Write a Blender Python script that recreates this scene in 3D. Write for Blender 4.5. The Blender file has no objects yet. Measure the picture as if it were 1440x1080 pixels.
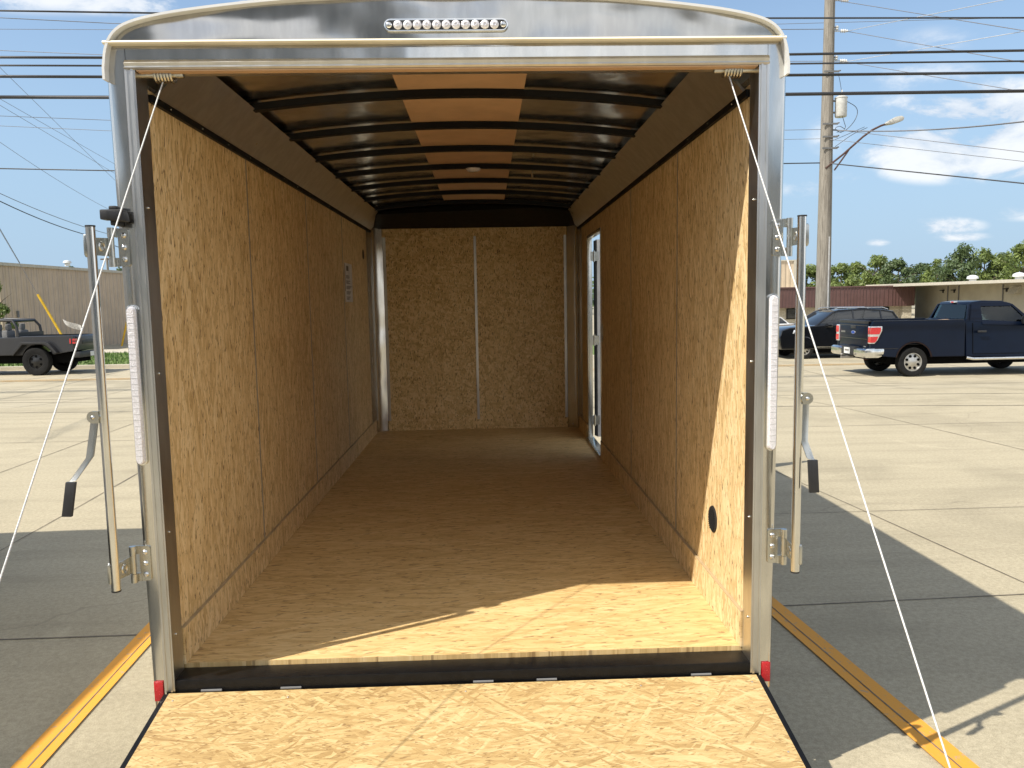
import bpy, bmesh, math, random
from mathutils import Vector, Matrix
random.seed(7)
PI = math.pi
sc = bpy.context.scene

# ---------------------------------------------------------------- camera, sky, sun, exposure
FPX = 1109.2                                    # focal length in pixels of a 1440 wide picture
CAM = Vector((0.0961, -2.616, 1.738))
YAW, PITCH, ROLL = -0.0311, -0.1045, 0.0175
def cam_rows():
    cy, sy, cp, sp, cr, sr = math.cos(YAW), math.sin(YAW), math.cos(PITCH), math.sin(PITCH), math.cos(ROLL), math.sin(ROLL)
    Rz = Matrix(((cy, sy, 0), (-sy, cy, 0), (0, 0, 1)))
    Rx = Matrix(((1, 0, 0), (0, cp, sp), (0, -sp, cp)))
    A = Matrix(((1, 0, 0), (0, 0, 1), (0, 1, 0)))
    Rr = Matrix(((cr, -sr, 0), (sr, cr, 0), (0, 0, 1)))
    return Rr @ A @ Rx @ Rz
MR = cam_rows()
cd = bpy.data.cameras.new('camera'); cam = bpy.data.objects.new('camera', cd); sc.collection.objects.link(cam)
cd.sensor_width = 36; cd.lens = FPX / 1440 * 36; cd.clip_end = 3000; cd.clip_start = .05
right, up, fwd = MR[0], MR[1], MR[2]
cam.matrix_world = Matrix(((right.x, up.x, -fwd.x, CAM.x), (right.y, up.y, -fwd.y, CAM.y), (right.z, up.z, -fwd.z, CAM.z), (0, 0, 0, 1)))
sc.camera = cam
def ray(px, py): return MR.transposed() @ Vector(((px - 720) / FPX, (540 - py) / FPX, 1))
def at(px, py, y):                               # a point of the world at distance y seen at a photo pixel
    d = ray(px, py); return CAM + d * ((y - CAM.y) / d.y)
def onz(px, py, z):
    d = ray(px, py); return CAM + d * ((z - CAM.z) / d.z)

SUN = Vector((.75, .385, -1)).normalized()
sl = bpy.data.lights.new('sun', 'SUN'); sl.energy = 3.9; sl.angle = math.radians(.5); sl.color = (1, .94, .84)
so = bpy.data.objects.new('sun', sl); sc.collection.objects.link(so); so.rotation_euler = SUN.to_track_quat('-Z', 'Y').to_euler(); so.location = (-8, -4, 12)
sc.view_settings.view_transform = 'Standard'; sc.view_settings.look = 'None'; sc.view_settings.exposure = .73; sc.view_settings.gamma = 1
sc.render.engine = 'CYCLES'
sc.cycles.max_bounces = 14; sc.cycles.diffuse_bounces = 12; sc.cycles.glossy_bounces = 5; sc.cycles.transparent_max_bounces = 12
sc.cycles.use_denoising = True; sc.cycles.sample_clamp_indirect = 6

class NT:                                        # small helper for node trees
    def __init__(s, tree): s.t = tree; s.n = tree.nodes; s.l = tree.links
    def add(s, typ, **kw):
        n = s.n.new(typ)
        for k, v in kw.items(): setattr(n, k, v)
        return n
    def put(s, sock, v):
        if hasattr(v, 'is_linked') or hasattr(v, 'links'): s.l.new(v, sock)
        elif isinstance(v, (tuple, list)) and len(v) == 3 and sock.type == 'RGBA': sock.default_value = (*v, 1)
        else: sock.default_value = v
    def math(s, op, a, b=None, c=None, clamp=False):
        n = s.add('ShaderNodeMath', operation=op); n.use_clamp = clamp; s.put(n.inputs[0], a)
        if b is not None: s.put(n.inputs[1], b)
        if c is not None: s.put(n.inputs[2], c)
        return n.outputs[0]
    def mix(s, f, a, b, blend='MIX'):
        n = s.add('ShaderNodeMix', data_type='RGBA', blend_type=blend); s.put(n.inputs[0], f); s.put(n.inputs[6], a); s.put(n.inputs[7], b); return n.outputs[2]
    def mixv(s, f, a, b):
        n = s.add('ShaderNodeMix', data_type='VECTOR'); s.put(n.inputs[0], f); s.put(n.inputs[4], a); s.put(n.inputs[5], b); return n.outputs[1]
    def mixf(s, f, a, b):
        n = s.add('ShaderNodeMix', data_type='FLOAT'); s.put(n.inputs[0], f); s.put(n.inputs[2], a); s.put(n.inputs[3], b); return n.outputs[0]
    def noise(s, vec, scale, detail=2, rough=.5, dist=0):
        n = s.add('ShaderNodeTexNoise'); s.put(n.inputs['Vector'], vec); s.put(n.inputs['Scale'], scale); n.inputs['Detail'].default_value = detail
        n.inputs['Roughness'].default_value = rough; n.inputs['Distortion'].default_value = dist; return n.outputs['Fac']
    def mapping(s, vec, loc=(0, 0, 0), rot=(0, 0, 0), scale=(1, 1, 1)):
        n = s.add('ShaderNodeMapping'); s.put(n.inputs[0], vec); n.inputs[1].default_value = loc; n.inputs[2].default_value = rot; n.inputs[3].default_value = scale; return n.outputs[0]
    def tmap(s, vec, loc=(0, 0, 0), rot=0, scale=(1, 1, 1)):   # turns first, then scales
        n = s.add('ShaderNodeMapping', vector_type='TEXTURE'); s.put(n.inputs[0], vec); n.inputs[1].default_value = loc; n.inputs[2].default_value = (0, 0, rot); n.inputs[3].default_value = scale; return n.outputs[0]
    def ramp(s, fac, stops, interp='LINEAR'):
        n = s.add('ShaderNodeValToRGB'); s.put(n.inputs[0], fac); cr = n.color_ramp; cr.interpolation = interp
        while len(cr.elements) < len(stops): cr.elements.new(.5)
        for e, (p, c) in zip(cr.elements, stops):
            e.position = p; e.color = (c, c, c, 1) if not isinstance(c, tuple) else (*c, 1)
        return n.outputs[0]
    def smooth(s, x, a, b):
        n = s.add('ShaderNodeMapRange', interpolation_type='SMOOTHSTEP'); s.put(n.inputs[0], x); n.inputs[1].default_value = a; n.inputs[2].default_value = b; return n.outputs[0]

w = bpy.data.worlds.new('World'); sc.world = w; w.use_nodes = True
N = NT(w.node_tree); N.n.clear()
sky = N.add('ShaderNodeTexSky', sky_type='NISHITA'); sky.sun_disc = False
sky.sun_elevation = math.asin(-SUN.z); sky.sun_rotation = math.atan2(-SUN.x, -SUN.y) % (2 * PI); sky.air_density = 1.1; sky.dust_density = .8; sky.ozone_density = 1.4
tc = N.add('ShaderNodeTexCoord'); sep = N.add('ShaderNodeSeparateXYZ'); N.l.new(tc.outputs['Generated'], sep.inputs[0])
zz = N.math('MAXIMUM', sep.outputs[2], .03)
comb = N.add('ShaderNodeCombineXYZ'); N.put(comb.inputs[0], N.math('DIVIDE', sep.outputs[0], sep.outputs[1])); N.put(comb.inputs[1], N.math('DIVIDE', sep.outputs[2], sep.outputs[1])); 
blob = None                                      # clouds seen ahead: centre and size in the plane of view direction / forward
for (px, py, rx, ry, k) in [(1400, 172, 140, 44, 1.9), (1315, 212, 85, 34, 1.9), (1420, 222, 120, 28, 1.3), (1330, 318, 48, 11, 1.1), (1350, 333, 38, 6, .9), (1235, 341, 16, 5, .9), (1175, 190, 40, 30, .65), (1440, 300, 40, 10, .7),
                            (1130, 265, 40, 12, .6), (215, 3, 130, 16, 1.1), (100, -20, 160, 30, 1), (1320, 60, 60, 22, .45), (1310, 110, 90, 25, .55), (1190, 250, 40, 10, .5)]:
    d = ray(px, py); sc_ = 1 / FPX * (d.length / d.y)
    m = N.mapping(comb.outputs[0], loc=(-d.x / d.y / (rx * sc_), -d.z / d.y / (ry * sc_), 0), scale=(1 / (rx * sc_), 1 / (ry * sc_), 0))
    ln = N.add('ShaderNodeVectorMath', operation='LENGTH'); N.put(ln.inputs[0], m)
    v = N.math('MULTIPLY', N.math('SUBTRACT', 1.35, ln.outputs['Value'], clamp=True), k)
    blob = v if blob is None else N.math('MAXIMUM', blob, v)
ahead = N.math('GREATER_THAN', sep.outputs[1], 0)
nz = N.noise(N.mapping(tc.outputs['Generated'], scale=(1, 1, 2.2)), 9, 9, .62, .3)
nz2 = N.noise(N.mapping(tc.outputs['Generated'], scale=(1, 1, 3)), 3.2, 7, .6)
c1 = N.math('MULTIPLY', N.math('MULTIPLY', blob, ahead), N.smooth(nz, .30, .62))
c1 = N.smooth(c1, .12, .75)
c2 = N.math('MULTIPLY', N.smooth(nz2, .36, .56), N.math('SUBTRACT', 1, ahead))   # unseen clouds added behind the camera as fill for interior and metal
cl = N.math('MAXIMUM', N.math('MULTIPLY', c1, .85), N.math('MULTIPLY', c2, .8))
hor = N.smooth(sep.outputs[2], .48, 0.0)
skyc = N.mix(N.math('MULTIPLY_ADD', hor, .88, .0), sky.outputs[0], (2.25, 3.35, 4.7))
cloudc = N.mix(ahead, (8.6, 8.5, 8.3), N.mix(N.smooth(nz, .35, .6), (3.7, 4.3, 5.1), (6.0, 6.1, 6.2)))  # added clouds behind are brighter, to lift the interior
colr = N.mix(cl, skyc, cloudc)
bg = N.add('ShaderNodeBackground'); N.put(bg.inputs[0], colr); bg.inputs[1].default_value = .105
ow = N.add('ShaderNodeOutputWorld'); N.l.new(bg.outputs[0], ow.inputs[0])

# ---------------------------------------------------------------- materials
MAT = {}
def new_mat(name):
    m = bpy.data.materials.new(name); m.use_nodes = True; t = NT(m.node_tree)
    b = m.node_tree.nodes['Principled BSDF']; MAT[name] = m; return m, t, b
def oc(t): return t.add('ShaderNodeTexCoord').outputs['Object']
def simple(name, col, rough=.5, metal=0, var=.12, vs=8, bump=0, bs=60, spec=None, coat=0, rvar=.1):
    m, t, b = new_mat(name); v = oc(t)
    n = t.noise(v, vs, 5, .6)
    lo = tuple(c * (1 - var) for c in col); hi = tuple(min(1, c * (1 + var)) for c in col)
    t.put(b.inputs['Base Color'], t.mix(t.smooth(n, .3, .7), lo, hi)); b.inputs['Metallic'].default_value = metal
    t.put(b.inputs['Roughness'], t.math('MULTIPLY_ADD', t.noise(v, vs * 2.3, 4), rvar * 2, rough - rvar))
    if spec is not None: b.inputs['Specular IOR Level'].default_value = spec
    if coat: b.inputs['Coat Weight'].default_value = coat; b.inputs['Coat Roughness'].default_value = .04
    if bump:
        bn = t.add('ShaderNodeBump'); bn.inputs['Strength'].default_value = bump; bn.inputs['Distance'].default_value = .01
        t.put(bn.inputs['Height'], t.noise(v, bs, 4)); t.put(b.inputs['Normal'], bn.outputs[0])
    return m
def osb(name, u, v_, dark=(.36, .20, .075), mid=(.60, .405, .18), light=(.77, .575, .33), length=.10, wid=.02, spread=.45, flecks=.5, fleck_len=.03, contrast=1.0):
    """oriented strand board: several layers of long voronoi strands laid over one another at different angles"""
    m, t, b = new_mat(name); s = t.add('ShaderNodeSeparateXYZ'); t.put(s.inputs[0], oc(t))
    cb = t.add('ShaderNodeCombineXYZ'); t.put(cb.inputs[0], s.outputs['XYZ'.index(u)]); t.put(cb.inputs[1], s.outputs['XYZ'.index(v_)])
    base = cb.outputs[0]
    wn = t.add('ShaderNodeTexNoise'); t.put(wn.inputs['Vector'], base); wn.inputs['Scale'].default_value = 9; wn.inputs['Detail'].default_value = 2
    vm = t.add('ShaderNodeVectorMath', operation='SCALE'); t.put(vm.inputs[0], wn.outputs['Color']); vm.inputs['Scale'].default_value = .02
    va = t.add('ShaderNodeVectorMath', operation='ADD'); t.put(va.inputs[0], base); t.put(va.inputs[1], vm.outputs[0]); base2 = va.outputs[0]
    best = tone = vec = None
    angs = [0, spread, -spread, spread * 2.1, -spread * 1.6, spread * .35, -spread * .4]
    for i, a in enumerate(angs):
        k = 1 + .5 * math.sin(i * 2.3)
        mv = t.tmap(base2, loc=(i * 3.17, i * 1.31, 0), rot=a, scale=(length * k, wid * k, 1))
        vo = t.add('ShaderNodeTexVoronoi', voronoi_dimensions='2D'); t.put(vo.inputs['Vector'], mv); vo.inputs['Scale'].default_value = 1
        sp = t.add('ShaderNodeSeparateColor'); t.put(sp.inputs[0], vo.outputs['Color'])
        if best is None: best, tone, vec = sp.outputs[0], sp.outputs[1], mv
        else:
            f = t.math('GREATER_THAN', sp.outputs[0], best)
            tone = t.mixf(f, tone, sp.outputs[1]); vec = t.mixv(f, vec, mv); best = t.math('MAXIMUM', best, sp.outputs[0])
    grain = t.noise(t.mapping(vec, scale=(1.2, 9, 1)), 1.6, 3, .6)
    val = t.math('ADD', t.math('MULTIPLY', t.math('SUBTRACT', tone, .5), .5 * contrast), t.math('MULTIPLY', t.math('SUBTRACT', grain, .5), 1.0 * contrast))
    fib = t.noise(t.tmap(base2, rot=spread * .2, scale=(.05, .0022, 1)), 1, 3, .6)
    val = t.math('ADD', val, t.math('MULTIPLY', t.math('SUBTRACT', fib, .5), .55 * contrast))
    big = t.noise(base, 1.7, 3)
    val = t.math('ADD', t.math('ADD', val, .5), t.math('MULTIPLY', t.math('SUBTRACT', big, .5), .25), clamp=True)
    col = t.ramp(val, [(.05, dark), (.34, tuple((a * .4 + c * .6) for a, c in zip(dark, mid))), (.52, mid), (.85, light)])
    fl = t.noise(t.tmap(base2, rot=.12, scale=(fleck_len, fleck_len * .26, 1)), .9, 3, .55, .6)   # small dark bark flecks
    fm = t.math('MULTIPLY', t.smooth(fl, .585, .66), flecks)
    col = t.mix(fm, col, (.13, .066, .025))
    t.put(b.inputs['Base Color'], col); b.inputs['Roughness'].default_value = .62; b.inputs['Specular IOR Level'].default_value = .3
    bn = t.add('ShaderNodeBump'); bn.inputs['Strength'].default_value = .35; bn.inputs['Distance'].default_value = .002; t.put(bn.inputs['Height'], t.math('ADD', val, tone)); t.put(b.inputs['Normal'], bn.outputs[0])
    return m
osb('osb_side', 'Z', 'Y', length=.10, wid=.013, spread=.2, flecks=.85, fleck_len=.034, contrast=1.02, dark=(.40, .255, .095), mid=(.71, .52, .27), light=(.83, .66, .40))
osb('osb_front', 'Z', 'X', length=.05, wid=.016, spread=.8, flecks=1, fleck_len=.03, contrast=1.0, dark=(.40, .245, .09), mid=(.74, .53, .25), light=(.86, .68, .37))
osb('osb_floor', 'X', 'Y', length=.16, wid=.014, spread=.2, flecks=.6, fleck_len=.05, contrast=.72, dark=(.36, .215, .07), mid=(.635, .44, .195), light=(.75, .57, .30))
osb('osb_ramp', 'X', 'Y', length=.11, wid=.010, spread=.42, flecks=.6, fleck_len=.026, contrast=.9, dark=(.24, .135, .045), mid=(.48, .335, .145), light=(.63, .475, .245))
def metal(name, col=(.74, .73, .70), rough=.16, wave=.25, ws=(3, 3, 1.2), fine=0):
    m, t, b = new_mat(name); v = oc(t); b.inputs['Metallic'].default_value = 1
    sm = t.noise(t.mapping(v, scale=(6, 6, 1.5)), 3, 5, .6)
    t.put(b.inputs['Base Color'], t.mix(t.smooth(sm, .35, .7), tuple(c * .86 for c in col), col))
    t.put(b.inputs['Roughness'], t.math('MULTIPLY_ADD', t.noise(t.mapping(v, scale=(3, 3, .6)), 5, 5), .22, rough - .08))
    h = t.noise(t.mapping(v, scale=ws), 2.0, 1, .3)
    if fine: h = t.math('ADD', h, t.math('MULTIPLY', t.noise(v, 160, 3), fine))
    bn = t.add('ShaderNodeBump'); bn.inputs['Strength'].default_value = wave; bn.inputs['Distance'].default_value = .05; t.put(bn.inputs['Height'], h); t.put(b.inputs['Normal'], bn.outputs[0])
    return m
metal('polished_skin', col=(.68, .67, .64), wave=.10, rough=.13, ws=(4, 4, 1.5))
metal('arch_skin', col=(.54, .53, .505), wave=.6, ws=(1.5, 1.5, 2.6), rough=.13)
metal('jamb_trim', col=(.66, .66, .65), rough=.3, wave=.05)
metal('cove_metal', col=(.72, .71, .69), rough=.3, wave=.12)
metal('corner_metal', col=(.72, .70, .66), rough=.2, wave=.3, ws=(2.5, 2.5, 1.6))
metal('roof_metal', col=(.80, .80, .80), rough=.16, wave=.15)
metal('chrome', col=(.80, .80, .78), rough=.12, wave=.05)
metal('zinc', col=(.60, .60, .56), rough=.22, wave=.015, ws=(14, 14, 14))
simple('black_steel', (.006, .006, .0065), .34, 0, .3, 30, .25, 220, spec=.3)
simple('black_paint', (.005, .005, .0055), .5, 0, .2, 10, spec=.2)
simple('rubber', (.018, .018, .018), .75, 0, .25, 20, .2, 120)
simple('black_plastic', (.02, .02, .021), .45, 0, .2, 20)
simple('plywood', (.60, .39, .23), .6, 0, .08, 6)
simple('cap_white', (.66, .66, .64), .35, 0, .04, 5)
simple('ledge_paint', (.82, .74, .55), .35, 0, .1, 4)
simple('cable_white', (.62, .62, .60), .5, .0, .25, 260)
simple('reflector_red', (.50, .006, .012), .25, 0, .1, 60, .5, 700, coat=.6)
simple('orange_cap', (.85, .12, .02), .4)
simple('paper', (.62, .60, .58), .6)
simple('ink', (.10, .085, .08), .6)
simple('door_white', (.60, .59, .57), .35)
simple('screen_black', (.01, .01, .01), .6, 0, .3, 200, .6, 500)
simple('bead_tan', (.42, .32, .19), .6); simple('frame_steel', (.34, .32, .29), .5, .6)
m, t, b = new_mat('clear_lens'); v = oc(t)
vo = t.add('ShaderNodeTexVoronoi'); t.put(vo.inputs['Vector'], v); vo.inputs['Scale'].default_value = 230
t.put(b.inputs['Base Color'], t.mix(vo.outputs['Distance'], (.62, .60, .63), (.95, .94, .97))); b.inputs['Roughness'].default_value = .12; b.inputs['Metallic'].default_value = .15; b.inputs['Coat Weight'].default_value = 1
bn = t.add('ShaderNodeBump'); bn.inputs['Strength'].default_value = .6; bn.inputs['Distance'].default_value = .003; t.put(bn.inputs['Height'], vo.outputs['Distance']); t.put(b.inputs['Normal'], bn.outputs[0])
def concrete(name, lo, hi, stain=.18):
    m, t, b = new_mat(name); v = oc(t)
    ag = t.noise(v, 160, 3, .75); ag2 = t.noise(v, 38, 4, .7); big = t.noise(v, .55, 6, .6, .4); streak = t.noise(t.mapping(v, scale=(.25, 2.6, 1), rot=(0, 0, .05)), 1.3, 6, .65)
    f = t.math('ADD', t.math('MULTIPLY', t.smooth(ag, .28, .72), .55), t.math('MULTIPLY', t.smooth(ag2, .3, .7), .45))
    c = t.mix(f, lo, hi)
    dk = t.math('ADD', t.math('MULTIPLY', t.smooth(big, .42, .68), stain), t.math('MULTIPLY', t.smooth(streak, .45, .7), stain * .7))
    c = t.mix(dk, c, tuple(x * .45 for x in lo))
    spots = t.smooth(t.noise(v, 4.5, 5, .7, .5), .68, .76); c = t.mix(t.math('MULTIPLY', spots, .4), c, tuple(x * .35 for x in lo))
    pale = t.smooth(t.noise(v, 1.1, 6, .65, 1.2), .58, .72); c = t.mix(t.math('MULTIPLY', pale, .22), c, tuple(min(1, x * 1.25) for x in hi))
    wp = t.add('ShaderNodeVectorMath', operation='ADD'); nz_ = t.add('ShaderNodeTexNoise'); t.put(nz_.inputs['Vector'], v); nz_.inputs['Scale'].default_value = .8; nz_.inputs['Detail'].default_value = 5
    t.put(wp.inputs[0], v); t.put(wp.inputs[1], nz_.outputs['Color'])
    cr = t.add('ShaderNodeTexVoronoi', feature='DISTANCE_TO_EDGE'); t.put(cr.inputs['Vector'], wp.outputs[0]); cr.inputs['Scale'].default_value = .16   # hairline cracks
    c = t.mix(t.math('MULTIPLY', t.smooth(cr.outputs['Distance'], .0018, .0004), .22), c, (.12, .10, .075))
    t.put(b.inputs['Base Color'], c); b.inputs['Roughness'].default_value = .85; b.inputs['Specular IOR Level'].default_value = .25
    bn = t.add('ShaderNodeBump'); bn.inputs['Strength'].default_value = .5; bn.inputs['Distance'].default_value = .004; t.put(bn.inputs['Height'], f); t.put(b.inputs['Normal'], bn.outputs[0])
    return m
concrete('lot_concrete', (.29, .25, .168), (.52, .455, .32), .26)
concrete('road_concrete', (.34, .295, .205), (.48, .425, .305), .32)
concrete('kerb_concrete', (.40, .36, .28), (.55, .50, .40), .1)
simple('joint_dark', (.15, .125, .09), .9, 0, .4, 6)
simple('seal_grey', (.25, .215, .16), .9, 0, .35, 3)
simple('earth', (.30, .27, .19), .95, 0, .25, .3, .3, 5)
def yellow_paint(name, col, wear):
    m, t, b = new_mat(name); v = oc(t)
    n = t.noise(v, 26, 7, .72); s2 = t.noise(v, 150, 3, .7)
    k = t.smooth(t.math('ADD', t.math('MULTIPLY', n, .75), t.math('MULTIPLY', s2, .25)), wear, wear + .07)
    t.put(b.inputs['Base Color'], t.mix(k, t.mix(s2, tuple(c * .8 for c in col), col), (.30, .255, .18))); b.inputs['Roughness'].default_value = .7
yellow_paint('stall_yellow', (.74, .335, .035), .56)
yellow_paint('road_yellow', (.70, .42, .13), .48)
m, t, b = new_mat('grass'); v = oc(t)
t.put(b.inputs['Base Color'], t.mix(t.smooth(t.noise(v, 14, 6, .8), .3, .7), (.07, .11, .022), (.17, .22, .055))); b.inputs['Roughness'].default_value = .9
simple('grass_blade', (.10, .17, .035), .7, 0, .5, 1.5)
def leafmat(name, a, c):
    m, t, b = new_mat(name); v = oc(t)
    f = t.math('ADD', t.math('MULTIPLY', t.noise(v, .9, 3, .6), .6), t.math('MULTIPLY', t.noise(v, 9, 2), .4))
    t.put(b.inputs['Base Color'], t.mix(t.smooth(f, .35, .65), a, c)); b.inputs['Roughness'].default_value = .55
    tr = t.add('ShaderNodeBsdfTranslucent'); t.put(tr.inputs[0], tuple(x * 1.3 for x in c)); ms = t.add('ShaderNodeMixShader'); ms.inputs[0].default_value = .25
    t.l.new(b.outputs[0], ms.inputs[1]); t.l.new(tr.outputs[0], ms.inputs[2]); t.l.new(ms.outputs[0], m.node_tree.nodes['Material Output'].inputs[0])
leafmat('leaf_bright', (.07, .11, .03), (.20, .25, .065)); leafmat('leaf_dark', (.045, .075, .028), (.11, .155, .055))
simple('bark', (.12, .09, .065), .9, 0, .3, 5, .5, 12)
m, t, b = new_mat('pole_wood'); v = oc(t)
n1 = t.noise(t.mapping(v, scale=(14, 14, .7)), 2, 6, .7); n2 = t.noise(t.mapping(v, scale=(40, 40, 2)), 1, 4, .7)
t.put(b.inputs['Base Color'], t.mix(t.smooth(n2, .62, .7), t.mix(t.smooth(n1, .3, .7), (.13, .115, .095), (.29, .265, .225)), (.09, .07, .05))); b.inputs['Roughness'].default_value = .9
def ribbed(name, col, axis, pitch, shade=.55, rough=.5):
    m, t, b = new_mat(name); s = t.add('ShaderNodeSeparateXYZ'); t.put(s.inputs[0], oc(t)); x = s.outputs['XYZ'.index(axis)]
    n = t.noise(oc(t), 1.2, 5, .6); t.put(b.inputs['Base Color'], t.mix(t.smooth(n, .3, .7), tuple(c * .85 for c in col), col)); b.inputs['Roughness'].default_value = rough
    wv = t.math('PINGPONG', x, pitch / 2); h = t.smooth(wv, pitch * .12, pitch * .3)
    bn = t.add('ShaderNodeBump'); bn.inputs['Strength'].default_value = shade; bn.inputs['Distance'].default_value = .05; t.put(bn.inputs['Height'], h); t.put(b.inputs['Normal'], bn.outputs[0])
    return m
ribbed('tan_ribbed_side', (.48, .37, .26), 'Y', .40, 1.0); ribbed('tan_ribbed_front', (.52, .42, .30), 'X', .5, 1.0)
simple('maroon_metal', (.105, .055, .05), .5, 0, .1, 1.5)
simple('beige_block', (.36, .33, .25), .85, 0, .08, .8)
simple('roof_trim', (.42, .39, .32), .6)
m, t, b = new_mat('white_brick'); br = t.add('ShaderNodeTexBrick'); s = t.add('ShaderNodeSeparateXYZ'); t.put(s.inputs[0], oc(t)); cb = t.add('ShaderNodeCombineXYZ')
t.put(cb.inputs[0], t.math('ADD', s.outputs[0], s.outputs[1])); t.put(cb.inputs[1], s.outputs[2]); t.put(br.inputs[0], cb.outputs[0]); br.inputs['Color1'].default_value = (.62, .57, .46, 1); br.inputs['Color2'].default_value = (.50, .45, .35, 1); br.inputs['Mortar'].default_value = (.30, .27, .2, 1)
br.inputs['Scale'].default_value = 1; br.inputs['Brick Width'].default_value = .4; br.inputs['Row Height'].default_value = .14; br.inputs['Mortar Size'].default_value = .02; t.put(b.inputs['Base Color'], br.outputs['Color']); b.inputs['Roughness'].default_value = .85
simple('window_dark', (.02, .022, .025), .08, 0, .1, 2, spec=.8)
simple('guard_yellow', (.70, .42, .02), .5)
simple('wire_black', (.025, .025, .027), .5); simple('wire_grey', (.16, .16, .17), .5); simple('wire_pale', (.45, .45, .45), .4)
simple('transformer_grey', (.50, .50, .47), .45); simple('insulator', (.55, .55, .53), .2); simple('rust', (.065, .032, .024), .8); simple('lamp_body', (.42, .41, .37), .4)
simple('block_grey', (.36, .36, .355), .6); simple('building_white', (.66, .62, .55), .6, 0, .05, .6); simple('asphalt_dark', (.05, .05, .05), .9)
# vehicle paints
simple('paint_navy', (.002, .0055, .016), .3, 0, .08, 3, coat=.12, rvar=.02, spec=.15); simple('paint_black', (.004, .0045, .006), .2, .0, .1, 3, coat=1, rvar=.02)
simple('paint_grey', (.032, .033, .037), .3, 0, .06, 3, coat=.3, rvar=.02, spec=.3); simple('paint_white', (.66, .66, .66), .25, 0, .03, 3, coat=1); simple('paint_silver', (.42, .44, .46), .25, .6, .03, 3, coat=1)
simple('tyre', (.012, .0118, .0115), .8, 0, .25, 14, .3, 80, spec=.2); simple('rim_alloy', (.50, .49, .46), .35, .8, .1, 20); simple('rim_black', (.02, .02, .02), .35, .3)
simple('lamp_red', (.50, .012, .02), .15, 0, .1, 20, coat=1); simple('lamp_clear', (.62, .63, .64), .12, .5, .1, 20, coat=1); simple('seat_grey', (.14, .14, .14), .8); simple('under_dark', (.006, .006, .006), .9, spec=.03); simple('arch_rust', (.022, .014, .012), .85, spec=.1)
m, t, b = new_mat('car_glass'); gl = t.add('ShaderNodeBsdfGlossy'); gl.inputs['Roughness'].default_value = .02; gl.inputs['Color'].default_value = (.9, .95, .95, 1)
tr = t.add('ShaderNodeBsdfTransparent'); tr.inputs[0].default_value = (.42, .50, .48, 1); fr = t.add('ShaderNodeFresnel'); fr.inputs[0].default_value = 1.6
ms = t.add('ShaderNodeMixShader'); t.l.new(fr.outputs[0], ms.inputs[0]); t.l.new(tr.outputs[0], ms.inputs[1]); t.l.new(gl.outputs[0], ms.inputs[2]); t.l.new(ms.outputs[0], m.node_tree.nodes['Material Output'].inputs[0])
simple('dark_glass', (.012, .014, .016), .05, 0, .1, 2, spec=.9)

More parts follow.
